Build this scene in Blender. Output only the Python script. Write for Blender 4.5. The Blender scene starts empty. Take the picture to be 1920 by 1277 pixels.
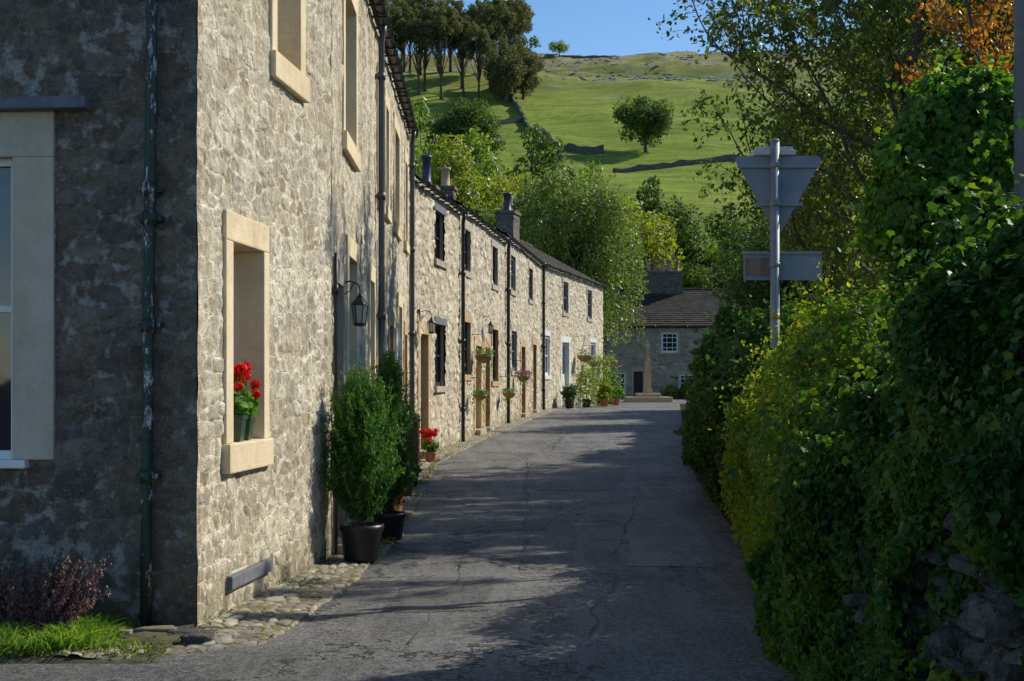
import bpy, bmesh, math, random
import numpy as np
from mathutils import Vector
random.seed(3)
SC=bpy.context.scene
COL=SC.collection
A_=np.array
# ---------------------------------------------------------------- noise
def h2(i,j,s=0.0):
    h=np.sin(i*127.1+j*311.7+s*74.7)*43758.5453
    return h-np.floor(h)
def vn2(x,y,s=0.0):
    i=np.floor(x);j=np.floor(y);fx=x-i;fy=y-j
    fx=fx*fx*(3-2*fx);fy=fy*fy*(3-2*fy)
    return (h2(i,j,s)*(1-fx)+h2(i+1,j,s)*fx)*(1-fy)+(h2(i,j+1,s)*(1-fx)+h2(i+1,j+1,s)*fx)*fy
def fbm2(x,y,s=0.0,o=4):
    r=0;a=.5
    for k in range(o):
        r=r+a*vn2(x,y,s+k*3.1);x=x*2.03;y=y*2.03;a*=.5
    return r
def vn3(x,y,z,s=0.0):
    k=np.floor(z);f=z-k;f=f*f*(3-2*f)
    return vn2(x+k*17.3,y+k*9.7,s)*(1-f)+vn2(x+(k+1)*17.3,y+(k+1)*9.7,s)*f
def stones(u,z,sw,sh,seed):
    u=u+.05*(vn2(u*5,z*5,seed)-.5)+.14*(vn2(u*1.3,z*1.3,seed+3)-.5);z=z+.06*(vn2(u*4,z*4,seed+1)-.5)+.16*(vn2(u*.9,z*.9,seed+8)-.5)
    a=u/sw;b=z/sh
    f1=np.full(a.shape,9.);f2=np.full(a.shape,9.);idd=np.zeros(a.shape)
    jb=np.floor(b)
    for dj in(-1,0,1):
        j=jb+dj
        off=h2(j,j*0+5,seed)*1.0
        ia=np.floor(a-off)
        for di in(-1,0,1):
            i=ia+di
            px=i+off+.5+.8*(h2(i,j,seed)-.5);py=j+.5+.55*(h2(i,j,seed+2)-.5)
            wgt=.7+.75*h2(i,j,seed+7)
            d=((np.abs(a-px))**3+(np.abs(b-py))**3)**(1/3.)/wgt
            new=d<f1
            f2=np.where(new,f1,np.minimum(f2,d))
            idd=np.where(new,h2(i,j,seed+4),idd)
            f1=np.where(new,d,f1)
    return f1,f2,idd
# ---------------------------------------------------------------- builder
class B:
    def __init__(s): s.V=[];s.L=[];s.T=[];s.M=[];s.ti=[];s.ed=[];s.S=[];s.n=0
    def add(s,V,F,mat=0,tint=.5,edge=1.,smooth=False):
        V=np.asarray(V,float).reshape(-1,3)
        if isinstance(F,np.ndarray): Fs=[F]
        else:
            g={}
            for f in F: g.setdefault(len(f),[]).append(f)
            Fs=[np.array(v) for v in g.values()]
        for F in Fs:
            if len(F)==0: continue
            s.L.append((F+s.n).ravel());s.T.append(np.full(len(F),F.shape[1]));s.M.append(np.full(len(F),mat));s.S.append(np.full(len(F),smooth))
        s.V.append(V);s.n+=len(V)
        s.ti.append(np.broadcast_to(np.asarray(tint,float),(len(V),)));s.ed.append(np.broadcast_to(np.asarray(edge,float),(len(V),)))
    def mesh(s,name,mats):
        me=bpy.data.meshes.new(name)
        V=np.concatenate(s.V);L=np.concatenate(s.L);T=np.concatenate(s.T)
        me.vertices.add(len(V));me.vertices.foreach_set('co',V.ravel())
        me.loops.add(len(L));me.loops.foreach_set('vertex_index',L.astype(np.int32))
        me.polygons.add(len(T));st=np.concatenate([[0],np.cumsum(T)[:-1]])
        me.polygons.foreach_set('loop_start',st.astype(np.int32))
        try: me.polygons.foreach_set('loop_total',T.astype(np.int32))
        except Exception: pass
        for m in mats: me.materials.append(m)
        me.polygons.foreach_set('material_index',np.concatenate(s.M).astype(np.int32))
        me.polygons.foreach_set('use_smooth',np.concatenate(s.S))
        for nm,d in(('tint',s.ti),('edge',s.ed)):
            a=me.attributes.new(nm,'FLOAT','POINT');a.data.foreach_set('value',np.concatenate(d).astype(np.float32))
        me.update(calc_edges=True);me.validate()
        return me
    def obj(s,name,mats,parent=None,loc=(0,0,0),rot=0.):
        if not isinstance(mats,(list,tuple)): mats=[mats]
        o=bpy.data.objects.new(name,s.mesh(name,mats));COL.objects.link(o)
        o.location=loc;o.rotation_euler[2]=rot
        if parent: o.parent=parent
        return o
def empty(name,loc,rot=0.):
    o=bpy.data.objects.new(name,None);COL.objects.link(o);o.location=loc;o.rotation_euler[2]=rot;o.empty_display_size=.2
    return o
def reg(o,label,cat,group=None):
    o['label']=label;o['category']=cat
    if group:o['group']=group
    return o
BOXF=[(0,3,2,1),(4,5,6,7),(0,1,5,4),(1,2,6,5),(2,3,7,6),(3,0,4,7)]
def box(b,x0,x1,y0,y1,z0,z1,mat=0,swap=False,bev=0.,tint=.5):
    x0,x1=min(x0,x1),max(x0,x1);y0,y1=min(y0,y1),max(y0,y1);z0,z1=min(z0,z1),max(z0,z1)
    if bev>0:
        bm=bmesh.new();bmesh.ops.create_cube(bm,size=1)
        for v in bm.verts: v.co=Vector(((x0+x1)/2+v.co.x*(x1-x0),(y0+y1)/2+v.co.y*(y1-y0),(z0+z1)/2+v.co.z*(z1-z0)))
        bmesh.ops.bevel(bm,geom=bm.edges[:],offset=bev,segments=2,profile=.6,affect='EDGES')
        bm.verts.index_update();V=[tuple(v.co) for v in bm.verts];F=[tuple(v.index for v in f.verts) for f in bm.faces];bm.free()
    else:
        V=[(x0,y0,z0),(x1,y0,z0),(x1,y1,z0),(x0,y1,z0),(x0,y0,z1),(x1,y0,z1),(x1,y1,z1),(x0,y1,z1)];F=BOXF
    V=np.array(V)
    if swap: V=V[:,[1,0,2]]
    b.add(V,F,mat,tint)
def tube(b,pts,rad,sides=6,mat=0,smooth=True,tint=.5):
    P=np.array(pts,float);n=len(P)
    rad=np.broadcast_to(np.asarray(rad,float),(n,))
    T=np.gradient(P,axis=0);T/=np.linalg.norm(T,axis=1)[:,None]+1e-9
    ref=np.array([0,0,1.]) if abs(T[0,2])<.8 else np.array([1.,0,0])
    U=np.cross(T,ref);U/=np.linalg.norm(U,axis=1)[:,None]+1e-9;W=np.cross(T,U)
    a=np.arange(sides)*2*math.pi/sides
    V=P[:,None]+rad[:,None,None]*(np.cos(a)[None,:,None]*U[:,None]+np.sin(a)[None,:,None]*W[:,None])
    F=[]
    for i in range(n-1):
        for j in range(sides):
            k=(j+1)%sides;F.append((i*sides+j,i*sides+k,(i+1)*sides+k,(i+1)*sides+j))
    if sides>4:
        F.append(tuple(range(sides))[::-1]);F.append(tuple((n-1)*sides+j for j in range(sides)))
    b.add(V.reshape(-1,3),F,mat,tint,smooth=smooth)
def lathe(b,prof,c=(0,0,0),sides=16,mat=0,smooth=True,square=False):
    a=np.arange(sides)*2*math.pi/sides+(math.pi/4 if square else 0)
    V=[];F=[]
    for r,z in prof:
        for t in a: V.append((c[0]+r*math.cos(t),c[1]+r*math.sin(t),c[2]+z))
    for i in range(len(prof)-1):
        for j in range(sides):
            k=(j+1)%sides;F.append((i*sides+j,i*sides+k,(i+1)*sides+k,(i+1)*sides+j))
    F.append(tuple((len(prof)-1)*sides+j for j in range(sides)));F.append(tuple(range(sides))[::-1])
    b.add(V,F,mat,smooth=smooth and not square)
_bm=bmesh.new();bmesh.ops.create_icosphere(_bm,subdivisions=3,radius=1);ICV=A_([tuple(v.co) for v in _bm.verts]);ICF=A_([[v.index for v in f.verts] for f in _bm.faces]);_bm.free()
def rock(b,c,r,rng,mat=0,rough=.35,boxy=.5,smooth=True):
    s=rng.rand()*50
    V=ICV.copy();V=np.sign(V)*np.abs(V)**(1-boxy*.55)
    n=vn3(ICV[:,0]*1.3+s,ICV[:,1]*1.3+s,ICV[:,2]*1.3+s,s)-.5+.45*(vn3(ICV[:,0]*3.5+s,ICV[:,1]*3.5,ICV[:,2]*3.5,s)-.5)
    V*=(1+rough*n)[:,None]
    a=rng.normal(0,.12);ca,sa=math.cos(a),math.sin(a)
    V=V*A_(r);y=V[:,1]*ca-V[:,2]*sa;z=V[:,1]*sa+V[:,2]*ca;V[:,1]=y;V[:,2]=z
    b.add(V+A_(c),ICF,mat,rng.rand(),1.,smooth)
# ---------------------------------------------------------------- leaves
IVY=A_([(0,-.5),(.33,-.45),(.5,-.02),(.2,.08),(0,.5),(-.2,.08),(-.5,-.02),(-.33,-.45)])
OVAL=A_([(0,-.5),(.24,-.2),(.24,.15),(0,.5),(-.24,.15),(-.24,-.2)])
DIA=A_([(0,-.5),(.3,-.05),(0,.5),(-.3,-.05)])
NEED=A_([(-.09,-.5),(.09,-.5),(.0,.5)])
def leaf(b,rng,P,N,size,tm=DIA,tip=None,jit=.5,tipj=.5,mat=0,tint=None,curl=.3):
    n=len(P);N=N+rng.normal(0,jit,(n,3));N=N/(np.linalg.norm(N,axis=1)[:,None]+1e-9)
    A=rng.normal(0,1,(n,3)) if tip is None else A_(tip)+rng.normal(0,tipj,(n,3))
    A=A-(A*N).sum(1)[:,None]*N;A/=np.linalg.norm(A,axis=1)[:,None]+1e-9
    Bv=np.cross(A,N);s=size*(.5+.9*rng.rand(n));k=len(tm)
    V=P[:,None]+(tm[None,:,0,None]*Bv[:,None]+tm[None,:,1,None]*A[:,None]-curl*np.abs(tm[None,:,0,None])*N[:,None])*s[:,None,None]
    F=np.arange(n*k).reshape(n,k)
    if tint is None: tint=rng.rand(n)
    b.add(V.reshape(-1,3),F,mat,np.repeat(tint,k),1.)
def rdir(rng,n):
    d=rng.normal(0,1,(n,3));return d/np.linalg.norm(d,axis=1)[:,None]
# ---------------------------------------------------------------- materials
class Mt:
    def __init__(s,name):
        s.m=bpy.data.materials.new(name);s.m.use_nodes=True;s.t=s.m.node_tree;s.t.nodes.clear()
        s.out=s.t.nodes.new('ShaderNodeOutputMaterial')
    def n(s,ty,props=None,ins=None):
        n=s.t.nodes.new(ty)
        for k,v in(props or {}).items(): setattr(n,k,v)
        for k,v in(ins or {}).items(): s.set(n.inputs[k],v)
        return n
    def set(s,i,v):
        if isinstance(v,bpy.types.NodeSocket): s.t.links.new(v,i)
        elif isinstance(v,tuple) and len(v)==3 and i.type=='RGBA': i.default_value=(*v,1)
        else: i.default_value=v
    def obj(s,scale=None):
        c=s.n('ShaderNodeTexCoord').outputs['Object']
        if scale: c=s.n('ShaderNodeMapping',None,{'Vector':c,'Scale':scale}).outputs[0]
        return c
    def noise(s,sc,det=4,rough=.6,vec=None,dist=0.):
        return s.n('ShaderNodeTexNoise',None,{'Vector':vec or s.obj(),'Scale':sc,'Detail':det,'Roughness':rough,'Distortion':dist}).outputs['Fac']
    def attr(s,nm): return s.n('ShaderNodeAttribute',{'attribute_name':nm}).outputs['Fac']
    def ramp(s,f,st):
        r=s.n('ShaderNodeValToRGB',None,{'Fac':f});e=r.color_ramp.elements
        while len(e)<len(st): e.new(.5)
        for i,(p,c) in enumerate(st):
            e[i].position=p;e[i].color=(*c,1) if isinstance(c,tuple) else (c,c,c,1)
        return r.outputs['Color']
    def mix(s,f,a,b,bt='MIX'):
        m=s.n('ShaderNodeMix',{'data_type':'RGBA','blend_type':bt});s.set(m.inputs[0],f);s.set(m.inputs[6],a);s.set(m.inputs[7],b);return m.outputs[2]
    def math(s,op,a,b=0.):
        m=s.n('ShaderNodeMath',{'operation':op});s.set(m.inputs[0],a);s.set(m.inputs[1],b);return m.outputs[0]
    def bump(s,h,st,dist=.02,nrm=None):
        i={'Height':h,'Strength':st,'Distance':dist}
        if nrm: i['Normal']=nrm
        return s.n('ShaderNodeBump',None,i).outputs[0]
    def pbr(s,col,rough=.8,nrm=None,**kw):
        i={'Base Color':col,'Roughness':rough}
        if nrm: i['Normal']=nrm
        for k,v in kw.items(): i[k.replace('_',' ')]=v
        p=s.n('ShaderNodeBsdfPrincipled',None,i);s.t.links.new(p.outputs[0],s.out.inputs[0]);return s.m
def simple(name,c1,c2,sc=8,rough=.6,bs=.3,metal=0.,spec=.4):
    m=Mt(name);f=m.noise(sc,5,.65);col=m.ramp(f,[(.3,c1),(.7,c2)])
    return m.pbr(col,rough,m.bump(m.noise(sc*4,4),bs,.01),Metallic=metal,**{'Specular_IOR_Level':spec})
def dressing(name,c1,c2,spots=.5):
    m=Mt(name);c=m.ramp(m.noise(4,6,.7),[(.3,c1),(.7,c2)])
    c=m.mix(m.math('MULTIPLY',m.ramp(m.noise(1.8,6,.7,m.obj((1,1,.5))),[(.48,0.),(.62,1.)]),spots),c,m.mix(1.,c,(.68,.62,.52),'MULTIPLY'))
    c=m.mix(m.math('MULTIPLY',m.ramp(m.noise(30,5,.75),[(.56,0.),(.64,1.)]),.35),c,m.mix(1.,c,(.55,.5,.42),'MULTIPLY'))
    return m.pbr(c,.88,m.bump(m.math('ADD',m.noise(40,5,.7),m.noise(9,4,.6)),.35,.015),**{'Specular_IOR_Level':.2})
def stone_mat(name,cols,mortar,wash,washamt,bs=.6,fine=38,dark=.5,fade=.65,w1s=1.1,dk_=.5,wk=.58,soft=.03,wmax=.8):
    m=Mt(name);t=m.attr('tint');e=m.attr('edge')
    c=m.ramp(t,[(0,cols[0]),(.35,cols[1]),(.7,cols[2]),(1,cols[3])])
    f=m.noise(fine*.25,7,.75);c=m.mix(m.ramp(f,[(.40,.0),(.58,1.)]),m.mix(1.,c,(dark,dark*.97,dark*.94),'MULTIPLY'),c)
    mo=m.mix(m.ramp(m.noise(fine*.4,4),[(.4,0.),(.6,1.)]),m.mix(1.,mortar,(.6,.58,.55),'MULTIPLY'),mortar)
    ew=m.math('ADD',e,m.math('MULTIPLY',m.math('SUBTRACT',m.noise(16,5,.7),.5),.6))
    c=m.mix(m.ramp(ew,[(.10,0.),(.32,1.)]),mo,c)
    w1=m.noise(w1s,7,.72);w2=m.noise(9,7,.8)
    w=m.math('ADD',m.math('MULTIPLY',w1,wk),m.math('MULTIPLY',w2,1-wk))
    w=m.math('ADD',w,m.math('MULTIPLY',m.math('SUBTRACT',e,.5),-.07))
    wm=m.ramp(w,[(washamt,0.),(washamt+soft,1.)])
    wc=m.mix(m.ramp(m.noise(22,6,.75),[(.4,0.),(.58,1.)]),m.mix(1.,wash,(.74,.70,.63),'MULTIPLY'),wash)
    c=m.mix(m.math('MULTIPLY',wm,wmax),c,wc)
    sp=m.ramp(m.noise(60,4,.7),[(.60,0.),(.66,1.)]);c=m.mix(m.math('MULTIPLY',sp,.5),c,m.mix(.5,wash,(.6,.6,.57)))
    dk=m.ramp(m.noise(26,6,.8),[(.36,1.),(.43,0.)]);c=m.mix(m.math('MULTIPLY',dk,dk_),c,m.mix(1.,c,(.38,.34,.28),'MULTIPLY'))
    lc=m.ramp(m.noise(2.7,7,.8),[(.53,0.),(.62,1.)]);c=m.mix(m.math('MULTIPLY',lc,.5),c,m.mix(1.,c,(.62,.61,.60),'MULTIPLY'))
    z=m.n('ShaderNodeSeparateXYZ',None,{'Vector':m.obj()}).outputs[2]
    zb=m.math('ADD',z,m.math('MULTIPLY',m.math('SUBTRACT',m.noise(2.5,4),.5),.9))
    c=m.mix(m.ramp(zb,[(.0,fade),(.45,0.)]),c,m.mix(1.,c,(.45,.47,.4),'MULTIPLY'))  # stone darkens towards the wall foot, with a ragged upper edge
    hgt=m.math('ADD',m.noise(fine,7,.78),m.math('MULTIPLY',m.noise(fine*.3,5,.65),1.3))
    hgt=m.math('ADD',hgt,m.math('MULTIPLY',wm,.3));hgt=m.math('ADD',hgt,m.math('MULTIPLY',m.ramp(ew,[(.08,0.),(.28,1.)]),.4))
    return m.pbr(c,.93,m.bump(hgt,bs,.03),**{'Specular_IOR_Level':.2})
def leaf_mat(name,stops,tr=.35,rough=.42,trc=(1.5,1.7,.6),spec=.45):
    m=Mt(name);c=m.ramp(m.attr('tint'),stops)
    p=m.n('ShaderNodeBsdfPrincipled',None,{'Base Color':c,'Roughness':rough,'Specular IOR Level':spec})
    t=m.n('ShaderNodeBsdfTranslucent',None,{'Color':m.mix(1.,c,trc,'MULTIPLY')})
    x=m.n('ShaderNodeMixShader',None,{0:tr});m.t.links.new(p.outputs[0],x.inputs[1]);m.t.links.new(t.outputs[0],x.inputs[2])
    m.t.links.new(x.outputs[0],m.out.inputs[0]);return m.m
MS_front=stone_mat('buff_rubble_stone',[(.42,.33,.22),(.68,.58,.41),(.50,.44,.34),(.80,.72,.55)],(.78,.69,.53),(.93,.85,.68),.485,.7,dark=.66,dk_=.55)
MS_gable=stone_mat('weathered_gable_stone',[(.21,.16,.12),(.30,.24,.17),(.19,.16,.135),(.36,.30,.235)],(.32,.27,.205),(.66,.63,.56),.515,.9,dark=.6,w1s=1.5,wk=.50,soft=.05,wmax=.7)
MS_row=stone_mat('limestone_rubble',[(.54,.45,.32),(.80,.71,.53),(.48,.43,.35),(.90,.82,.63)],(.44,.37,.27),(.88,.81,.63),.56,.55,dark=.74,dk_=.4)
MS_cot=stone_mat('grey_cottage_stone',[(.36,.31,.24),(.50,.44,.34),(.30,.27,.23),(.60,.53,.41)],(.44,.38,.30),(.56,.51,.42),.57,.7,dark=.7)
MS_dry=stone_mat('drystone_rock',[(.13,.12,.10),(.21,.19,.16),(.15,.14,.12),(.31,.28,.24)],(.13,.12,.11),(.45,.44,.39),.56,1.,30,fade=.1)
MS_field=simple('dark_field_wall_stone',(.07,.068,.06),(.15,.145,.13),1.5,.95,.8,spec=.1)
M_sur=dressing('sandstone_dressing',(.68,.55,.35),(.82,.69,.47))
M_surp=dressing('painted_stone_dressing',(.50,.43,.32),(.62,.54,.42),.3)
M_surg=dressing('grey_stone_dressing',(.34,.30,.24),(.52,.46,.37))
M_surb=dressing('brown_sandstone',(.44,.30,.15),(.60,.45,.27))
M_slab=simple('slate_slab',(.10,.11,.13),(.19,.20,.22),9,.7,.4)
M_white=simple('white_paint',(.72,.72,.70),(.82,.82,.80),10,.45,.05)
M_cap=simple('weathered_white_plastic',(.42,.43,.44),(.56,.56,.55),14,.6,.1)
M_black=simple('black_iron',(.012,.013,.015),(.03,.032,.035),14,.42,.15)
M_pipe=simple('dark_grey_plastic',(.045,.05,.06),(.075,.08,.095),6,.45,.05)
M_gpipe=Mt('flaking_green_iron');_f=M_gpipe.noise(13,7,.8,M_gpipe.obj((1,1,.4)));M_gpipe=M_gpipe.pbr(M_gpipe.ramp(_f,[(.40,(.008,.06,.035)),(.49,(.012,.03,.02)),(.56,(.03,.025,.02)),(.60,(.5,.5,.48))]),.5,M_gpipe.bump(_f,.5,.01))
M_wdark=simple('dark_wood',(.02,.014,.01),(.05,.03,.02),12,.5,.2)
M_wbrown=simple('brown_wood_door',(.07,.04,.02),(.13,.075,.04),9,.5,.2)
M_wred=simple('red_painted_wood',(.14,.035,.025),(.22,.07,.05),8,.5,.1)
M_wgrey=simple('grey_paint',(.12,.13,.15),(.18,.19,.21),8,.5,.1)
M_bark=simple('bark',(.05,.04,.03),(.14,.12,.10),7,.9,.8)
M_bark2=simple('birch_bark',(.12,.10,.08),(.32,.29,.25),5,.85,.6)
M_pole=simple('weathered_pole_timber',(.10,.11,.12),(.17,.18,.19),6,.8,.4)
M_terra=simple('terracotta',(.40,.14,.06),(.55,.22,.11),8,.8,.2)
M_pot=simple('black_plastic_pot',(.012,.012,.014),(.028,.028,.03),8,.4,.05)
M_soil=simple('potting_soil',(.02,.014,.01),(.06,.04,.03),30,1.,.8)
M_wick=simple('wicker',(.22,.13,.06),(.40,.26,.13),30,.8,.7)
M_galv=simple('galvanised_steel',(.20,.21,.23),(.27,.29,.31),9,.55,.05,.2)
M_plate=simple('grey_sign_back',(.20,.22,.25),(.29,.31,.34),5,.55,.04,.1)
M_potc=simple('buff_chimney_pot',(.42,.28,.14),(.58,.42,.24),8,.8,.2)
M_potm=simple('muted_red_chimney_pot',(.28,.16,.10),(.42,.27,.18),8,.8,.2)
M_potn=simple('sooty_buff_chimney_pot',(.34,.25,.15),(.50,.38,.24),8,.8,.2)
M_potd=simple('dark_blue_chimney_pot',(.03,.035,.07),(.07,.07,.12),8,.5,.2)
M_chim=stone_mat('sooty_chimney_stone',[(.17,.15,.12),(.27,.23,.19),(.14,.13,.11),(.34,.30,.23)],(.18,.16,.14),(.34,.31,.26),.6,.7)
def glass_mat(name,c,r=.04):
    m=Mt(name);n=m.bump(m.noise(2.2,2),.06,.05);return m.pbr(c,r,n,**{'Specular_IOR_Level':1.})
M_glass=glass_mat('window_glass',(.015,.02,.03))
M_lglass=simple('frosted_lamp_glass',(.45,.45,.42),(.55,.55,.5),8,.2,.02)
def roof_mat(name,c1,c2,c3):
    m=Mt(name)
    br=m.n('ShaderNodeTexBrick',{'offset':.5},{'Vector':m.obj((1,1.0,1)),'Color1':(.0,.0,.0),'Color2':(1.,1.,1.),'Mortar':(.0,.0,.0),'Scale':1.,'Mortar Size':.008,'Brick Width':.3,'Row Height':.2})
    c=m.ramp(br.outputs['Color'],[(0,c1),(.5,c2),(1,c3)])
    c=m.mix(m.noise(1.6,6,.7),c,m.mix(1.,c,(.6,.62,.5),'MULTIPLY'))
    c=m.mix(m.ramp(m.noise(6,5,.7),[(.58,0.),(.68,.6)]),c,(.10,.10,.05))
    h=m.math('ADD',m.noise(15,4),m.math('MULTIPLY',br.outputs['Fac'],-.8))
    return m.pbr(c,.85,m.bump(h,.6,.02),**{'Specular_IOR_Level':.25})
M_roof=roof_mat('stone_slate_roof',(.038,.034,.03),(.06,.052,.045),(.09,.078,.066))
L_ivy=leaf_mat('ivy_leaf',[(0,(.013,.038,.010)),(.45,(.034,.09,.016)),(.8,(.08,.17,.022)),(1,(.19,.23,.03))],.42,.48,(1.5,1.6,.4),.3)
L_ivyb=leaf_mat('bright_ivy_leaf',[(0,(.025,.07,.012)),(.45,(.06,.155,.02)),(.8,(.15,.29,.03)),(1,(.30,.36,.05))],.48,.45,(1.5,1.6,.4),.3)
L_shrub=leaf_mat('yellow_green_leaf',[(0,(.04,.095,.014)),(.4,(.11,.20,.022)),(.75,(.25,.33,.03)),(.94,(.42,.42,.05)),(1,(.42,.22,.04))],.55,.45,(1.35,1.4,.4),.3)
L_hedge=leaf_mat('hedge_leaf',[(0,(.02,.055,.012)),(.6,(.05,.12,.018)),(1,(.12,.19,.03))],.42,.45)
L_birch=leaf_mat('birch_leaf',[(0,(.05,.08,.016)),(.5,(.12,.165,.028)),(.85,(.24,.28,.045)),(1,(.40,.28,.05))],.52,.34,(1.4,1.45,.5),.65)
L_weep=leaf_mat('weeping_birch_leaf',[(0,(.08,.125,.03)),(.5,(.17,.24,.05)),(1,(.32,.37,.08))],.45,.4,(1.2,1.3,.6),.6)
L_dark=leaf_mat('dark_tree_leaf',[(0,(.03,.06,.012)),(.6,(.07,.12,.02)),(1,(.14,.19,.03))],.4,.5)
L_mid=leaf_mat('mid_tree_leaf',[(0,(.07,.12,.018)),(.5,(.17,.24,.03)),(1,(.31,.36,.045))],.45,.45)
L_yel=leaf_mat('yellow_tree_leaf',[(0,(.09,.12,.018)),(.5,(.22,.25,.03)),(1,(.37,.36,.045))],.45,.45)
L_wood=leaf_mat('woodland_leaf',[(0,(.06,.07,.03)),(.6,(.12,.125,.05)),(1,(.21,.19,.075))],.32,.65)
L_oran=leaf_mat('autumn_rowan_leaf',[(0,(.12,.14,.02)),(.4,(.28,.16,.025)),(.7,(.48,.18,.03)),(1,(.55,.30,.04))],.5,.45,(1.3,1.2,.6))
L_con=leaf_mat('conifer_needle',[(0,(.022,.068,.012)),(.5,(.055,.15,.022)),(1,(.12,.26,.035))],.36,.55)
L_red=leaf_mat('red_petal',[(0,(.55,.008,.004)),(1,(.85,.03,.012))],.3,.5,(1.2,1.,1.),.2)
L_pink=leaf_mat('magenta_petal',[(0,(.4,.02,.2)),(1,(.65,.06,.4))],.3,.5,(1.2,1.,1.),.2)
L_ger=leaf_mat('geranium_leaf',[(0,(.05,.12,.025)),(1,(.15,.30,.05))],.38,.5)
L_grass=leaf_mat('grass_blade',[(0,(.08,.16,.02)),(.6,(.18,.32,.04)),(1,(.36,.40,.08))],.45,.5)
L_moss=leaf_mat('moss_weed',[(0,(.07,.10,.02)),(.6,(.16,.19,.025)),(1,(.30,.27,.05))],.3,.7)
L_heath=leaf_mat('heather_leaf',[(0,(.14,.05,.07)),(.5,(.32,.12,.16)),(.8,(.18,.18,.08)),(1,(.50,.26,.28))],.3,.6,(1.2,1.,1.))
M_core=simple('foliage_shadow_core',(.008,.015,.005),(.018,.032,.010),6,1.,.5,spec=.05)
# ---------------------------------------------------------------- ground profile
ZY=[-60,20,26,31,40,49,61,70,80,100];ZZ=[0,0,.08,.22,.42,.58,.63,.63,.6,.6]
HY=[100,130,160,200,250,300,350,400,450,500,560,700,1500,3000];HZ=[.6,3,8.5,20,36,51.5,68,85.5,102,117.5,129,138,120,100]
def zg(y): return np.interp(y,ZY,ZZ)
def hf(x,y):
    x=np.asarray(x,float);y=np.asarray(y,float)
    near=zg(y);far=np.interp(y,HY,HZ)
    k=np.clip((y-110)/150,0,1)
    w=.6+.4*np.clip((y-100)/600,0,1)
    top=np.clip((510-y)/60,.15,1)
    far=far+k*((fbm2(x*.012+3,y*.012,2.)-.5)*9*w*np.clip(top,.5,1)+(fbm2(x*.05,y*.05,5.,5)-.5)*4.6*top+(fbm2(x*.014+1,y*.085+x*.012,6.,3)-.45)*6.5*np.clip((y-300)/120,0,1)*top)
    kk=np.clip((y-400)/40,0,1)*np.clip((530-y)/40,0,1);far=far+kk*(np.floor(fbm2(x*.02,y*.05,9.)*9)*1.2-5.)
    return np.where(y<100,near,far)
def Lf(y): return np.interp(y,[8.05,8.6,10.5,12.4,14.5,20,26,31,49,61,62,90],[-2.3,-1.52,-1.32,-1.23,-1.15,-1.28,-1.38,-.84,1.45,4.35,3.6,3.6])
def Rf(y): return np.interp(y,[-10,4,7.6,12.7,22.5,31.6,42,61,64,90],[1.3,1.4,1.5,2.1,2.86,3.7,4.95,7.1,13,13])
def wallx(y):
    y=np.asarray(y,float)
    return np.interp(y,[8.98,12.7,26.0,26.1,49,61],[-1.99,-1.62,-1.893,-1.83,1.0,3.9])
def gridmesh(name,X,Y,Z,mat,parent=None,smooth=True,tint=.5,edge=1.):
    ny,nx=X.shape;b=B();i=np.arange(ny*nx).reshape(ny,nx)
    F=np.stack([i[:-1,:-1],i[:-1,1:],i[1:,1:],i[1:,:-1]],-1).reshape(-1,4)
    b.add(np.stack([X,Y,Z],-1).reshape(-1,3),F,0,np.ravel(tint) if np.ndim(tint) else tint,np.ravel(edge) if np.ndim(edge) else edge,smooth)
    return b.obj(name,mat,parent)
# ground
ys=sorted(set([-2500.,-800.,-300.,-120.]+list(np.arange(-60,-10,10.))+list(np.arange(-10,100,1.))+ZY+list(np.arange(100,240,4.))+list(np.arange(240,640,2.5))+list(np.arange(640,1000,30.))+list(np.arange(1000,3001,250.))))
xs=np.array(sorted(set(list(np.arange(-2500,-300,200.))+list(np.arange(-300,-90,15.))+list(np.arange(-90,160,2.5))+list(np.arange(160,300,15.))+list(np.arange(300,2600,200.)))))
X,Y=np.meshgrid(xs,A_(ys));Z=hf(X,Y)
m=Mt('grass_and_earth');pos=m.obj()
g=m.ramp(m.noise(.035,6,.6,pos),[(.3,(.19,.30,.03)),(.5,(.29,.41,.045)),(.72,(.42,.47,.075))])
g=m.mix(m.ramp(m.noise(.35,7,.8,pos),[(.38,.0),(.66,.75)]),g,(.14,.20,.03))
g=m.mix(m.ramp(m.noise(.13,7,.75,m.obj((.45,2.8,1.))),[(.47,.0),(.58,.7)]),g,(.12,.165,.03))
g=m.mix(m.ramp(m.noise(1.1,5,.8,pos),[(.5,.0),(.62,.5)]),g,(.38,.40,.09))
sep=m.n('ShaderNodeSeparateXYZ',None,{'Vector':pos})
up=m.n('ShaderNodeMapRange',None,{'Value':sep.outputs[2],'From Min':70.,'From Max':118.}).outputs[0]
g=m.mix(m.math('MULTIPLY',up,.85),g,m.ramp(m.noise(.14,7,.78,m.obj((.6,1.8,1.))),[(.38,(.15,.155,.045)),(.60,(.46,.39,.17))]))
rk=m.math('ADD',m.noise(.16,8,.84,m.obj((.4,2.6,1.))),m.math('MULTIPLY',up,.11))
g=m.mix(m.ramp(rk,[(.595,0.),(.635,.85)]),g,m.mix(m.noise(1.3,5),(.18,.17,.15),(.46,.44,.38)))
nearm=m.n('ShaderNodeMapRange',None,{'Value':sep.outputs[1],'From Min':70.,'From Max':110.}).outputs[0]
dirt=m.ramp(m.noise(6,6,.7,pos),[(.3,(.03,.024,.016)),(.6,(.07,.052,.034)),(.8,(.06,.085,.02))])
g=m.mix(nearm,dirt,g)
G_mat=m.pbr(g,.95,m.bump(m.math('ADD',m.noise(.9,6,.7,pos),m.noise(14,4,.7,pos)),.8,.35),**{'Specular_IOR_Level':.1})
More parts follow.
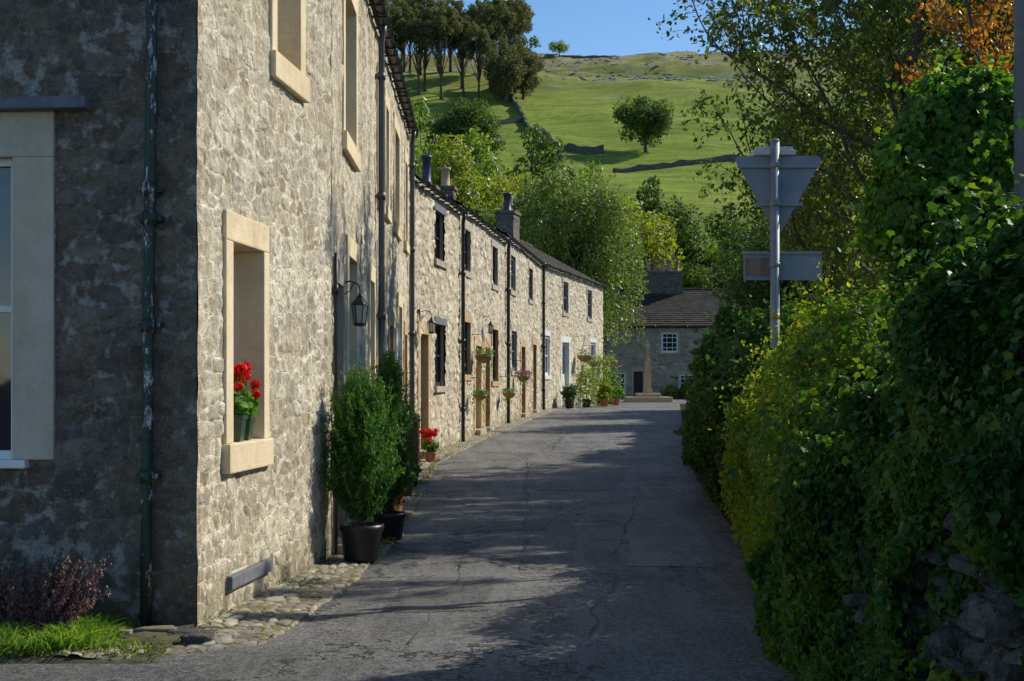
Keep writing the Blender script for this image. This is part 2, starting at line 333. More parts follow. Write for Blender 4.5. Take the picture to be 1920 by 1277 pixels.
o=gridmesh('ground',X,Y,Z,G_mat);o['kind']='structure'
# road
def asphalt(name,k,cr=True):
    m=Mt(name);pos=m.obj()
    ag=m.math('ADD',m.math('MULTIPLY',m.noise(70,3,.85,pos),.4),m.math('ADD',m.math('MULTIPLY',m.noise(20,6,.88,pos),.4),m.math('MULTIPLY',m.noise(4,6,.8,pos),.2)))
    c=m.ramp(ag,[(.42,(.027*k,.026*k,.025*k)),(.49,(.084*k,.082*k,.079*k)),(.56,(.27*k,.262*k,.242*k))])
    c=m.mix(m.ramp(m.noise(.5,7,.75,pos),[(.42,0.),(.56,.8)]),c,m.mix(1.,c,(.48,.48,.48),'MULTIPLY'))
    c=m.mix(m.ramp(m.noise(1.6,7,.75,m.obj((1.8,.2,1))),[(.5,0.),(.56,.55)]),c,(.155*k,.15*k,.14*k))
    c=m.mix(m.ramp(m.noise(9,6,.85,pos),[(.56,0.),(.62,.55)]),c,(.19*k,.185*k,.165*k))
    hh=m.math('ADD',m.noise(70,3,.8,pos),m.math('MULTIPLY',m.noise(3,4,.5,pos),1.5));hh=m.math('ADD',hh,m.math('MULTIPLY',m.noise(20,6,.8,pos),1.5))
    if cr:
        v=m.n('ShaderNodeTexVoronoi',{'feature':'DISTANCE_TO_EDGE'},{'Vector':m.n('ShaderNodeVectorMath',{'operation':'ADD'},{0:m.obj((.62,.30,1)),1:m.n('ShaderNodeTexNoise',None,{'Scale':2.2,'Detail':8.,'Roughness':.65,'Vector':pos}).outputs['Color']}).outputs[0],'Scale':1.}).outputs['Distance']
        crm=m.math('MULTIPLY',m.ramp(v,[(.0,1.),(.010,.9),(.017,0.)]),m.ramp(m.noise(.8,3,.5,pos),[(.40,0.),(.48,1.)]))
        c=m.mix(crm,c,(.014,.014,.013));hh=m.math('ADD',hh,m.math('MULTIPLY',crm,-3.))
        dust=m.math('MULTIPLY',m.ramp(v,[(.01,0.),(.02,1.),(.05,0.)]),m.ramp(m.noise(1.3,4,.6,pos),[(.44,0.),(.54,.8)]));c=m.mix(dust,c,(.30,.285,.25))
    return m.pbr(c,.62,m.bump(hh,1.,.018),**{'Specular_IOR_Level':.42})
M_road=asphalt('asphalt',1.4)
ry=sorted(set([-12.,-8,-4,0,4,6,7,7.6,7.95,8.05,8.3,8.6,9,9.5,10,10.5,11,11.5,12,12.4,13,14,14.5]+[q for q in ys if 14.5<q<=76]))
XX=[];YY=[]
for y in ry:
    l=-9. if y<8. else float(Lf(y));r=float(Rf(y))+.08
    if y>=62: l=3.6
    XX.append(np.linspace(l,r,13));YY.append(np.full(13,y))
XX=A_(XX);YY=A_(YY);o=gridmesh('road',XX,YY,zg(YY)+.006,M_road);o['kind']='structure'
M_rp=asphalt('darker_asphalt_patch',.95,False);M_rp2=asphalt('paler_asphalt_patch',1.7,False)
for (x0,x1,y0,y1,sk,mt) in((.35,1.5,20.6,25.4,.12,M_rp),(-.35,.35,15.2,18.4,.1,M_rp),(1.0,1.75,12.2,14.6,.1,M_rp2),(-.9,-.2,9.8,11.6,.04,M_rp)):
    n=24;t=np.linspace(0,1,n);Yp,Sp=np.meshgrid(y0+(y1-y0)*t,t,indexing='ij');j=.05*(vn2(Yp*4,Sp*6,x0)-.5);Xp=x0+(x1-x0)*Sp+sk*(Yp-y0)+j*np.where((Sp<.01)|(Sp>.99),1,0);Yp=Yp+.12*(vn2(Xp*5,Yp*2,3.)-.5)
    o=gridmesh('road_patch',Xp,Yp,zg(Yp)+.010,mt);o['kind']='structure'
M_seam=simple('tarred_seam',(.018,.018,.017),(.06,.058,.052),20,.7,.6)
for pts_ in([(2.5,28.),(1.95,22.),(1.5,17.4),(.98,13.1),(.52,9.2),(.28,7.4),(.1,5.5)],[(.30,28.),(.22,20.),(.17,15.),(.03,12.)],[(1.9,40.),(.9,30.5),(.75,28.2)],[(-.4,13.6),(-.5,11.),(-.6,8.6)]):
    P=A_(pts_);yv=np.arange(P[-1,1],P[0,1],.05);xv=np.interp(yv,P[::-1,1],P[::-1,0])+.16*(fbm2(yv*1.3,yv*0,P[0,0],6)-.5)
    wv=.0015+.014*np.clip(vn2(yv*2.2,yv*0,4.+P[0,0])-.38,0,1);off=np.array([-1.,1.])
    Xs=xv[:,None]+off[None]*wv[:,None];Ys=np.repeat(yv[:,None],2,1);o=gridmesh('road_seam',Xs,Ys,zg(Ys)+.015,M_seam);o['kind']='structure'
# pavement of cobbles
m=Mt('mossy_cobbles');t=m.attr('tint');e=m.attr('edge')
c=m.ramp(t,[(0,(.18,.155,.12)),(.4,(.34,.30,.23)),(.7,(.25,.235,.21)),(1,(.48,.43,.33))])
c=m.mix(m.ramp(m.noise(14,5,.7),[(.4,0.),(.7,.6)]),c,m.mix(1.,c,(.5,.5,.45),'MULTIPLY'))
gap=m.mix(m.noise(5,4),(.045,.04,.03),(.13,.13,.025));c=m.mix(m.ramp(e,[(.15,0.),(.4,1.)]),gap,c)
mm=m.math('ADD',m.math('MULTIPLY',m.noise(1.7,5,.6),.6),m.math('MULTIPLY',m.noise(18,5,.75),.4))
c=m.mix(m.ramp(mm,[(.555,0.),(.595,.85)]),c,m.mix(m.noise(40,3),(.10,.12,.02),(.28,.25,.05)))
M_cob=m.pbr(c,.9,m.bump(m.noise(45,5,.7),.6,.015),**{'Specular_IOR_Level':.2})
yy=np.concatenate([np.arange(8.06,16,.015),np.arange(16,30,.06),np.arange(30,61,.15)]);ss=np.linspace(0,1,48)
S,Y=np.meshgrid(ss,yy);xr=np.where(Y<8.98,-2.6,wallx(Y)-.05)
xl2=Lf(Y)+.07*(fbm2(Y*3,Y*0,2.)-.5)+.03;X=xl2+(xr-xl2)*S
f1,f2,idd=stones(Y+0*X,X*1.,.13,.085,11.);ed=np.clip((f2-f1)/.4,0,1)
Z=zg(Y)+.010+.017*ed**.5*(.4+.9*idd)+.03*S+.03*(fbm2(X*2.5,Y*2.5,4.)-.45)*np.clip(S*6,0,1)
Z[:,0]=zg(Y[:,0])-.01
o=gridmesh('pavement',X,Y,Z,M_cob,tint=idd,edge=ed);o['kind']='structure'
# ---------------------------------------------------------------- masonry
def lines(a0,a1,brk,res):
    bs=sorted(set([a0,a1]+[q for q in brk if a0<q<a1]));out=[bs[0]]
    for p,q in zip(bs[:-1],bs[1:]):
        n=max(1,int(math.ceil((q-p)/res)));out+=list(np.linspace(p,q,n+1)[1:])
    return A_(out)
def gridwall(b,u0,u1,z0,z1,ops,res,seed,amp=.022,sw=.30,sh=.15,mode='front',const=0.,mat=0,fade=True,flat=.5):
    U=lines(u0,u1,[q for o in ops for q in o[:2]],res);Zl=lines(z0,z1,[q for o in ops for q in o[2:]],res)
    uu,zz=np.meshgrid(U,Zl)
    f1,f2,idd=stones(uu+seed*7.7,zz+seed*3.1,sw,sh,seed)
    ed=np.clip((f2-f1)/.38,0,1)
    keep=np.clip((fbm2(uu*1.4+seed,zz*1.4,seed+5)-.43)/.07,0,1)
    d=amp*(np.clip(ed*2.6,0,1)**.6)*(.2+1.1*idd)*(1-flat*keep)+amp*1.3*(fbm2(uu*16,zz*16,seed,4)-.4)+amp*1.1*(fbm2(uu*1.1,zz*1.1,seed+9)-.5)+.005*keep
    if fade:
        dm=np.clip(np.minimum(uu-u0,u1-uu)/.04,0,1);d=d*dm+(1-dm)*(.004+.014*(vn2(uu*0,zz*7,seed)-.5))
    ed=ed+(keep*.05)
    if mode=='front': P=np.stack([uu,const-d,zz],-1)
    elif mode=='side0': P=np.stack([const-d,uu,zz],-1)
    elif mode=='side1': P=np.stack([const+d,uu,zz],-1)
    elif mode=='back': P=np.stack([uu,const+d,zz],-1)
    ny,nx=uu.shape;i=np.arange(ny*nx).reshape(ny,nx)
    F=np.stack([i[:-1,:-1],i[:-1,1:],i[1:,1:],i[1:,:-1]],-1)
    uc=(U[:-1]+U[1:])/2;zc=(Zl[:-1]+Zl[1:])/2;uc,zc=np.meshgrid(uc,zc);k=np.ones(uc.shape,bool)
    for o in ops: k&=~((uc>o[0])&(uc<o[1])&(zc>o[2])&(zc<o[3]))
    if mode in('side0','back'): F=F[...,::-1]
    b.add(P.reshape(-1,3),F[k],mat,idd.ravel(),ed.ravel(),True)
def window(par,a0,a1,z0,z1,sur=.15,lint=.2,sill=.16,rev=.2,swap=False,ms=M_sur,fm=M_white,panes=(1,2),bev=0.,base=0.,proud=.035,lm=None,slab=None,jr=None,fw=.05):
    jr=sur if jr is None else jr
    y=base
    b=B();box(b,a0,a1,y+rev-.03,y+rev-.02,z0,z1,0,swap);w=b.obj('window',M_glass,par)
    b=B()
    if sur>0:
        box(b,a0-sur,a0,y-proud,y+rev,z0,z1,0,swap,bev);box(b,a1,a1+jr,y-proud,y+rev,z0,z1,0,swap,bev)
    if sur<=0:
        box(b,a0-.06,a0,y+.012,y+rev,z0,z1,0,swap);box(b,a1,a1+.06,y+.012,y+rev,z0,z1,0,swap)
    box(b,a0-max(sur,.12),a1+max(jr,.12),y-proud,y+rev,z1,z1+lint,1 if lm else 0,swap,bev)
    b.obj('surround',[ms,lm or ms],w)
    if sill>0:
        b=B();box(b,a0-max(sur,.1)-.015,a1+max(jr,.1)+.015,y-proud-.03,y+rev,z0-sill,z0,0,swap,bev);b.obj('sill',ms,w)
    if slab:
        b=B();box(b,a0-slab,a1+slab,y-.13,y+.03,z1+lint,z1+lint+.075,0,swap,.008);b.obj('drip_slab',M_slab,w)
    b=B();f0,f1=y+rev-.07,y+rev-.012
    box(b,a0,a0+fw,f0,f1,z0,z1,0,swap);box(b,a1-fw,a1,f0,f1,z0,z1,0,swap)
    box(b,a0+fw,a1-fw,f0,f1,z0,z0+fw*1.2,0,swap);box(b,a0+fw,a1-fw,f0,f1,z1-fw,z1,0,swap)
    for i in range(1,panes[0]):
        q=a0+(a1-a0)*i/panes[0];box(b,q-.014,q+.014,f0+.015,f1-.002,z0+fw*1.2,z1-fw,0,swap)
    for i in range(1,panes[1]):
        q=z0+(z1-z0)*i/panes[1];box(b,a0+fw,a1-fw,f0+.01,f1-.004,q-.02,q+.02,0,swap)
    b.obj('frame',fm,w);return w
def door(par,a0,a1,z0,z1,sur=.17,lint=.22,rev=.16,ms=M_surb,dm=M_wdark,proud=.035,bev=0.,glazed=False,base=0.):
    b=B();y=base+rev
    box(b,a0,a1,y-.03,y+.02,z0,z1,0)
    w=a1-a0
    for i in range(2):
        for (p,q) in((.08,.42),(.5,.94)):
            x0=a0+w*(.1+.45*i);box(b,x0,x0+w*.35,y-.045,y-.0305,z0+(z1-z0)*p,z0+(z1-z0)*q,1 if (glazed and p>.4) else 0)
    d=b.obj('door',[dm,M_glass],par)
    b=B()
    box(b,a0-sur,a0,base-proud,y+.02,z0-.06,z1,0,False,bev);box(b,a1,a1+sur,base-proud,y+.02,z0-.06,z1,0,False,bev);box(b,a0-sur,a1+sur,base-proud-.004,y+.02,z1,z1+lint,0,False,bev)
    b.obj('surround',ms,d)
    b=B();box(b,a0-.05,a1+.05,base-.16,y,z0-.14,z0,0,False,.01);b.obj('step',M_surg,d)
    b=B();tube(b,[(a0+.09,y-.06,z0+1.0),(a0+.09,y-.10,z0+1.03),(a0+.09,y-.10,z0+1.1),(a0+.09,y-.06,z0+1.13)],.01,6);b.obj('handle',M_galv,d)
def slope(b,u0,u1,y0,z0,y1,z1,course=.24,mat=0,rng=None):
    L=math.hypot(y1-y0,z1-z0);n=max(2,int(L/course));rng=rng or np.random.RandomState(4)
    nx=max(2,int((u1-u0)/.35));ux=np.linspace(u0,u1,nx+1)
    for i in range(n):
        a=i/n;c=(i+1)/n
        ya,za,yb,zb=y0+(y1-y0)*a,z0+(z1-z0)*a,y0+(y1-y0)*c,z0+(z1-z0)*c
        up=.028+.012*rng.rand(nx+1)
        V=np.concatenate([np.stack([ux,np.full(nx+1,ya),np.full(nx+1,za)],1),np.stack([ux,np.full(nx+1,ya),za+up],1),np.stack([ux,np.full(nx+1,yb),np.full(nx+1,zb+.006)],1)])
        k=np.arange(nx);m1=nx+1
        F=np.concatenate([np.stack([k,k+1,k+1+m1,k+m1],1),np.stack([k+m1,k+1+m1,k+1+2*m1,k+2*m1],1)])
        b.add(V,F,mat,rng.rand(),1.)
def pipe(par,u,z0,z1,r=.042,mat=M_pipe,off=-.08,swap=False,lean=0.,name='drainpipe',collars=(),gut=None):
    b=B()
    def q(u,y,z): return (y,u,z) if swap else (u,y,z)
    pts=[q(u+lean*(z-z0),off,z) for z in np.linspace(z0,z1,8)]
    if gut: pts+= [q(u+lean*(z1-z0),off-.02,z1+.12),q(u+lean*(z1-z0),off-.03,z1+.22)]
    tube(b,pts,r,10)
    for z in list(collars) or list(np.arange(z0+.9,z1,1.5)):
        uu=u+lean*(z-z0)
        tube(b,[q(uu,off,z-.045),q(uu,off,z+.045)],r*1.28,10)
        if swap: box(b,off,.0,uu-r*2.1,uu+r*2.1,z-.015,z+.015)
        else: box(b,uu-r*2.1,uu+r*2.1,off,0.,z-.015,z+.015)
    return b.obj(name,mat,par)
def gutter(par,u0,u1,z,y=-.13,r=.058,mat=M_black):
    b=B();n=7;V=[];F=[]
    for u in(u0,u1):
        for s in(1.,.86):
            for j in range(n):
                a=math.pi+math.pi*j/(n-1);V.append((u,y+r*s*math.cos(a),z+r*s*math.sin(a)))
    for j in range(n-1):
        F+= [(j,j+1,2*n+j+1,2*n+j),(n+j,n+j+1,3*n+j+1,3*n+j)]
    F+=[(0,n,3*n,2*n),(n-1,2*n-1,4*n-1,3*n-1)]
    b.add(V,F,0,smooth=True)
    for u in np.arange(u0+.2,u1,.55): box(b,u-.012,u+.012,y-r-.006,.0,z-.078,z-.055);box(b,u-.012,u+.012,y-r-.012,y-r-.001,z-.07,z+.02)
    for u in np.arange(u0+.9,u1,1.8): tube(b,[(u-.05,y,z-.008),(u+.05,y,z-.008)],r*1.1,10)
    return b.obj('gutter',mat,par)
def chimney(par,u,y,z0,z1,wu,wy,pots,pm=M_potc,seed=1.):
    b=B()
    for md,c0,a0,a1 in(('front',y-wy/2,u-wu/2,u+wu/2),('back',y+wy/2,u-wu/2,u+wu/2)): gridwall(b,a0,a1,z0,z1-.1,[],.06,seed,.012,.28,.14,md,c0)
    for md,c0 in(('side0',u-wu/2),('side1',u+wu/2)): gridwall(b,y-wy/2,y+wy/2,z0,z1-.1,[],.06,seed+1,.012,.28,.14,md,c0)
    box(b,u-wu/2-.07,u+wu/2+.07,y-wy/2-.07,y+wy/2+.07,z1-.12,z1,0,False,.015)
    box(b,u-wu/2-.03,u+wu/2+.03,y-wy/2-.03,y+wy/2+.03,z1-.34,z1-.27,0,False,.01)
    c=b.obj('chimney',M_chim,par)
    for (du,h,r,mt) in pots:
        b=B();lathe(b,[(r*1.15,0),(r*1.15,.05),(r*.95,.07),(r*.85,h-.09),(r*1.1,h-.07),(r*1.1,h),(r*.7,h),(r*.7,h-.1)],(u+du,y,z1),14)
        b.obj('chimney_pot',mt,c)
    return c
def house(name,label,org,bdir,L,dep,eave,ridge,ops_w=(),ops_d=(),res=.05,seed=1.,ms=MS_row,mside=None,sides=(True,True),side_ops=(),amp=.022,rmat=M_roof,group='stone terraced houses lining the lane',cat='house',sw=.30,sh=.15,over=.07,gut=True,zb=-.4,sres=None,rot=None,flat=.5):
    h=empty(name,org,math.atan2(1,bdir) if rot is None else rot)
    reg(h,label,cat,group)
    ops=[(w[0],w[1],w[2],w[3]) for w in ops_w]+[(d[0],d[1],d[2],d[3]) for d in ops_d]
    b=B();gridwall(b,0,L,zb,eave,ops,res,seed,amp,sw,sh,flat=flat)
    gridwall(b,0,L,zb,eave,[],.3,seed+2,.01,sw,sh,'back',dep)
    for i,s in enumerate(sides):
        if s:
            md='side%d'%i;c0=0. if i==0 else L
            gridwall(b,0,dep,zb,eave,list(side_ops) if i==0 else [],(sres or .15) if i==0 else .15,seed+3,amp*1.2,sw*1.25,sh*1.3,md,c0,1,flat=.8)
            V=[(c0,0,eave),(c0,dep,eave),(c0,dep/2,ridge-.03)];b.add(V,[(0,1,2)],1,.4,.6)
    b.obj('wall',[ms,mside or ms],h)
    b=B();rng=np.random.RandomState(int(seed*10));sl=(ridge-eave)/(dep/2)
    slope(b,-.02 if not sides[0] else -.06,L+(.06 if sides[1] else -.02),-over,eave-.01-sl*over+.06,dep/2,ridge+.05,rng=rng)
    slope(b,-.02 if not sides[0] else -.06,L+(.06 if sides[1] else -.02),dep+over,eave-.01-sl*over+.06,dep/2,ridge+.05,rng=rng)
    tube(b,[(u,dep/2,ridge+.055) for u in np.arange(-.0,L,.45)],.085,8)
    box(b,0.01,L-.01,-over+.03,dep+over-.03,eave+.002-sl*over+.02,eave-sl*over+.045)
    b.obj('roof',rmat,h)
    if gut: gutter(h,0.02,L-.02,eave-.0-sl*over+.0,-over-.06,.06)
    return h
# --- corner house
wA=[(.683,1.447,1.18,2.55),(1.82,2.53,4.08,5.45)]
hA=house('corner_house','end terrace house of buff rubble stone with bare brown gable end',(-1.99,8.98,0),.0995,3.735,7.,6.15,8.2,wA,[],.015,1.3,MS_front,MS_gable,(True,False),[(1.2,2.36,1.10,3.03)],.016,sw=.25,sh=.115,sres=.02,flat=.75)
window(hA,*wA[0],.165,.2,.2,.26,bev=.012,ms=M_sur,fm=M_white,jr=.14)
window(hA,*wA[1],.15,.2,.2,.26,bev=.012,ms=M_sur,fm=M_white,jr=.17)
window(hA,1.2,2.36,1.10,3.03,.275,.29,.0,.12,swap=True,ms=M_surp,fm=M_white,bev=.01,slab=.52,panes=(1,2),jr=.215,fw=.045)
b=B();box(b,1.1,2.6,-.07,.12,1.045,1.10,0,True,.01);b.obj('window_ledge',M_white,hA)
pipe(hA,.31,.03,6.1,.036,M_gpipe,-.07,True,.0,'drainpipe',(1.0,1.95,2.62,2.8,4.3,5.4)).rotation_euler=(.011,0,0)
b=B();box(b,.60,1.64,-.05,.04,.19,.285,0,False,.012);b.obj('slate_ledge',M_slab,hA)
# --- tall houses in second plane
b2=-.0205
wB=[(1.4,2.35,1.25,2.85),(1.02,2.22,4.0,5.45),(4.1,4.75,1.3,2.8),(5.45,6.1,4.0,5.45)]
dB=[(.16,.80,.12,2.5)]
hB=house('terraced_house','tall buff rubble stone house with black drainpipes and lantern',(-1.62,12.72,0),b2,6.48,7.,6.15,8.2,wB,dB,.025,2.1,MS_front,None,(False,False),(),.019,sw=.25,sh=.115,flat=.65)
for w in wB: window(hB,*w,.15,.2,.18,.22,bev=.01,ms=M_sur)
door(hB,*dB[0],sur=.12,ms=M_surg,dm=M_wdark)
pipe(hB,-.02+.03,.02,2.75,.016,M_black,-.045)
pipe(hB,5.1,.02,5.85,.04,M_pipe,-.09,gut=True)
wC=[(3.3,4.2,1.4,2.8),(2.3,3.45,4.0,5.45),(5.2,5.9,4.0,5.4),(.3,.9,4.0,5.4)];dC=[(1.1,1.95,.14,2.4),(5.0,5.7,.16,2.4)]
hC=house('terraced_house','tall rubble stone house with sandstone window surrounds and gutter',(-1.753,19.2,0),b2,6.75,7.,6.15,8.2,wC,dC,.035,3.3,MS_front,None,(False,True),(),.022,sw=.26,sh=.125)
for w in wC: window(hC,*w,.15,.2,.16,.2,ms=M_sur)
for d in dC: door(hC,*d,sur=.13,ms=M_surb,dm=M_wred)
pipe(hC,6.2,.05,5.85,.04,M_pipe,-.1,gut=True);pipe(hC,2.1,.02,2.4,.025,M_white,-.06)
b=B();box(b,2.55,2.85,-.1,0,1.9,2.25,0,False,.01);b.obj('meter_box',M_white,hC)
# --- lower row
b3=.1235
def P3(d): return -1.83+b3*(d-26.1)
def rowhouse(label,d0,d1,eave,wins,doors,seed,x0=None,bb=b3,sides=(False,False),fms=None,**kw):
    s=math.sqrt(1+bb*bb);z0=float(zg(d0));L=(d1-d0)*s
    W=[((a-d0)*s,(c-d0)*s,e-z0,f-z0) for a,c,e,f in wins];D=[((a-d0)*s,(c-d0)*s,e-z0,f-z0) for a,c,e,f in doors]
    return house('terraced_house',label,((P3(d0) if x0 is None else x0),d0,z0),bb,L,6.2,eave-z0,eave-z0+1.7,W,D,.03,seed,MS_row,None,sides,(),.034,sw=.29,sh=.13,flat=.2,**kw),W,D
h,W,D=rowhouse('low limestone cottage with slate lintels and dark sash windows',26.12,31.5,5.38,[(28.3,29.4,4.04,5.02),(28.35,29.5,1.5,2.75)],[(26.75,27.55,.28,2.5)],4.4,sides=(True,False))
for w in W: window(h,*w,.0,.14,.12,.14,ms=M_surg,fm=M_wdark,lm=M_slab,proud=.05,fw=.07)
door(h,*D[0],sur=.25,ms=M_surb,dm=M_wgrey)
pipe(h,5.3,.0,5.0,.042,M_black,-.1,gut=True)
h,W,D=rowhouse('limestone terraced cottage with hanging baskets beside brown door',31.5,39.4,5.5,[(32.0,32.9,4.1,5.05),(36.6,37.6,4.1,5.1),(32.0,32.9,1.75,2.95),(36.6,37.7,1.6,2.95)],[(33.7,34.6,.45,2.45),(35.3,36.1,.45,2.45)],5.5)
for w in W: window(h,*w,.13,.17,.13,.12,ms=M_surb if w[2]<3 else M_surg,fm=M_wdark,fw=.06)
for i,d in enumerate(D): door(h,*d,sur=.2,ms=M_surb,dm=M_wbrown if i else M_surp)
pipe(h,7.86,.0,5.0,.047,M_black,-.1,gut=True)
h,W,D=rowhouse('limestone terraced cottage with grey shutters and brown door',39.4,49.,5.65,[(40.4,41.5,4.2,5.2),(45.,46.1,4.2,5.2),(40.6,41.8,1.9,3.05)],[(43.,44.,.62,2.65),(46.2,47.2,.66,2.8)],6.6)
for i,w in enumerate(W): window(h,*w,.13,.17,.13,.1,ms=M_surg,fm=M_wgrey if i!=1 else M_wdark,fw=.09)
for i,d in enumerate(D): door(h,*d,sur=.22,ms=M_surb,dm=M_wbrown if i==0 else M_wdark)
pipe(h,9.6,.0,5.05,.05,M_black,-.1,gut=True)
chimney(h,8.3,3.1,6.2,7.75,.62,.6,[(0,.65,.16,M_potc)],seed=3.)
chimney(h,4.8,3.1,6.2,7.3,.62,.6,[(-.0,.95,.15,M_potd)],seed=4.)
xh=P3(49.);bh=.241
h,W,D=rowhouse('pale limestone end cottage with white painted door and windows',49.,61.,5.68,[(52.6,53.5,4.15,5.3),(57.4,58.3,4.15,5.3),(49.5,50.3,1.8,3.2),(58.,59.2,1.7,3.2)],[(52.4,53.7,.72,3.05)],7.7,x0=xh,bb=bh,sides=(False,True))
for i,w in enumerate(W): window(h,*w,.12,.17,.13,.1,ms=M_surg if i<2 else M_white,fm=M_wgrey if i<2 else M_white,fw=.09,panes=(2,2))
door(h,*D[0],sur=.2,ms=M_white,dm=M_white,glazed=True)
chimney(h,7.9,3.1,6.4,7.85,1.05,.7,[(-.1,.75,.17,M_potd),(.3,.35,.14,M_potd)],seed=5.)
b=B();tube(b,[(8.6,3.1,7.2),(8.6,3.1,8.6)],.015,6);tube(b,[(8.6,3.1,8.5),(9.7,3.1,8.5)],.012,6)
for k in range(7): tube(b,[(8.75+k*.14,2.9,8.5),(8.75+k*.14,3.3,8.5)],.008,4)
b.obj('television_aerial',M_galv,h)
# --- far cottage
z0=.6
W=[(.2,1.1,.25,1.5),(3.1,4.05,2.6,3.75),(4.1,5.0,.4,1.4),(6.0,6.9,2.6,3.7)];D=[(1.54,2.06,.0,1.55)]
hc=house('cottage','grey stone cottage with mossy slate roof and white small-paned windows',(5.3,80.,z0),0,9.2,7.5,4.1,6.35,W,D,.06,8.8,MS_cot,None,(True,True),(),.03,group='stone cottages around the green',cat='cottage',sw=.38,sh=.18,rot=0.)
for w in W: window(hc,*w,.1,.15,.1,.1,ms=M_surg,fm=M_white,panes=(3,4),fw=.1)
door(hc,*D[0],sur=.12,ms=M_surg,dm=M_wdark)
chimney(hc,3.35,3.7,5.9,7.45,2.7,.8,[(-1.05,.6,.14,M_potm),(-.65,.72,.14,M_potn),(-.22,.62,.14,M_potm),(.2,.74,.14,M_potn),(.62,.7,.14,M_potn),(1.05,.62,.14,M_potm)],seed=6.)
hd=house('cottage','neighbouring stone cottage with dark slate roof and pot-topped chimney',(14.52,82.,z0),0,9.,7.5,4.3,6.6,[(1,1.9,2.8,3.9)],[],.08,9.8,MS_cot,None,(True,True),(),.03,group='stone cottages around the green',cat='cottage',rot=0.)
window(hd,1,1.9,2.8,3.9,.1,.15,.1,.1,ms=M_surg,fm=M_white,panes=(3,4),fw=.1)
chimney(hd,.3,3.75,5.2,7.9,1.2,.8,[(-.3,.6,.13,M_potm),(.2,.6,.13,M_potm)],seed=7.)
# ---------------------------------------------------------------- market cross
mc=reg(empty('market_cross',(6.3,66,.63)),'old stone market cross on a low stepped plinth','monument')
M_mc=simple('weathered_sandstone',(.34,.26,.16),(.52,.41,.26),6,.9,.5)
b=B();box(b,-1.05,1.05,-1.05,1.05,-.3,.25,0,False,.04);box(b,-.55,.55,-.55,.55,.25,.42,0,False,.04);b.obj('plinth',M_mc,mc)
b=B();lathe(b,[(.27,.42),(.27,.60),(.22,.66),(.19,1.9),(.17,1.95),(.10,2.0),(.085,2.5),(.12,2.55),(.13,2.68),(.09,2.78),(.03,2.85)],(0,0,0),4,0,square=True);b.obj('shaft',M_mc,mc)
# ---------------------------------------------------------------- road sign (seen from behind)
sg=reg(empty('road_sign',(2.126,11.5,0)),'grey-backed triangular give way sign and rectangular plate on steel post','road sign')
b=B();tube(b,[(0,0,-.2),(0,0,1.),(0,0,3.54)],.037,16);tube(b,[(0,0,3.54),(0,0,3.555)],[.041,.03],16);b.obj('post',M_galv,sg)
def tri(c,w,h,r,y0,y1):
    cor=[(-w/2,0),(w/2,0),(0,-h)]
    out=[]
    for i in range(3):
        p=A_(cor[i]);q0=A_(cor[i-1]);q1=A_(cor[(i+1)%3])
        d0=(q0-p)/np.linalg.norm(q0-p);d1=(q1-p)/np.linalg.norm(q1-p)
        s=p+d0*r;e=p+d1*r
        for t in np.linspace(0,1,6): out.append((1-t)**2*s+2*t*(1-t)*p+t*t*e)
    n=len(out);V=[(c[0]+o[0],y0,c[1]+o[1]) for o in out]+[(c[0]+o[0],y1,c[1]+o[1]) for o in out]
    F=[tuple(range(n)),tuple(range(n,2*n))[::-1]]+[(i,(i+1)%n,n+(i+1)%n,n+i) for i in range(n)]
    return V,F
b=B();V,F=tri((.035,3.43),.74,.66,.07,.045,.052);b.add(V,F,0)
box(b,-.30,.37,.02,.0445,3.33,3.36);box(b,-.16,.23,.02,.0445,3.02,3.05);box(b,-.14,-.07,.0443,.0447,3.1,3.2)
t=b.obj('triangular_plate',M_plate,sg)
b=B();box(b,-.17,.17,.0,.16,3.43,3.475,0,False,.01);box(b,-.15,.15,.02,.1,3.475,3.50,0,False,.008);b.obj('sign_light',M_cap,sg)
b=B();box(b,-.245,.39,.045,.055,2.42,2.655,0,False,.004);box(b,-.245,.39,.03,.0445,2.63,2.655);box(b,-.245,.39,.03,.0445,2.42,2.44);box(b,-.23,-.04,.038,.0445,2.46,2.60,1)
b.obj('rectangular_plate',[M_plate,simple('rusty_sticker',(.13,.09,.07),(.3,.22,.18),20,.8,.2)],sg)
for z in(3.345,3.035,2.54):
    b=B();tube(b,[(0,0,z-.02),(0,0,z+.02)],.047,14);b.obj('clamp',M_galv,sg)
b=B();tube(b,[(0,0,2.10),(0,0,2.15)],.0385,16);b.obj('reflective_band',simple('orange_band',(.35,.2,.06),(.45,.27,.08),8,.5,.05),sg)
# telegraph pole
b=B();tube(b,[(0,0,-.2),(0,0,3),(.0,0,9)],[.12,.115,.1],16);tp=b.obj('telegraph_pole',M_pole,None,(3.12,8.5,0));reg(tp,'weathered grey timber telegraph pole among ivy','pole')
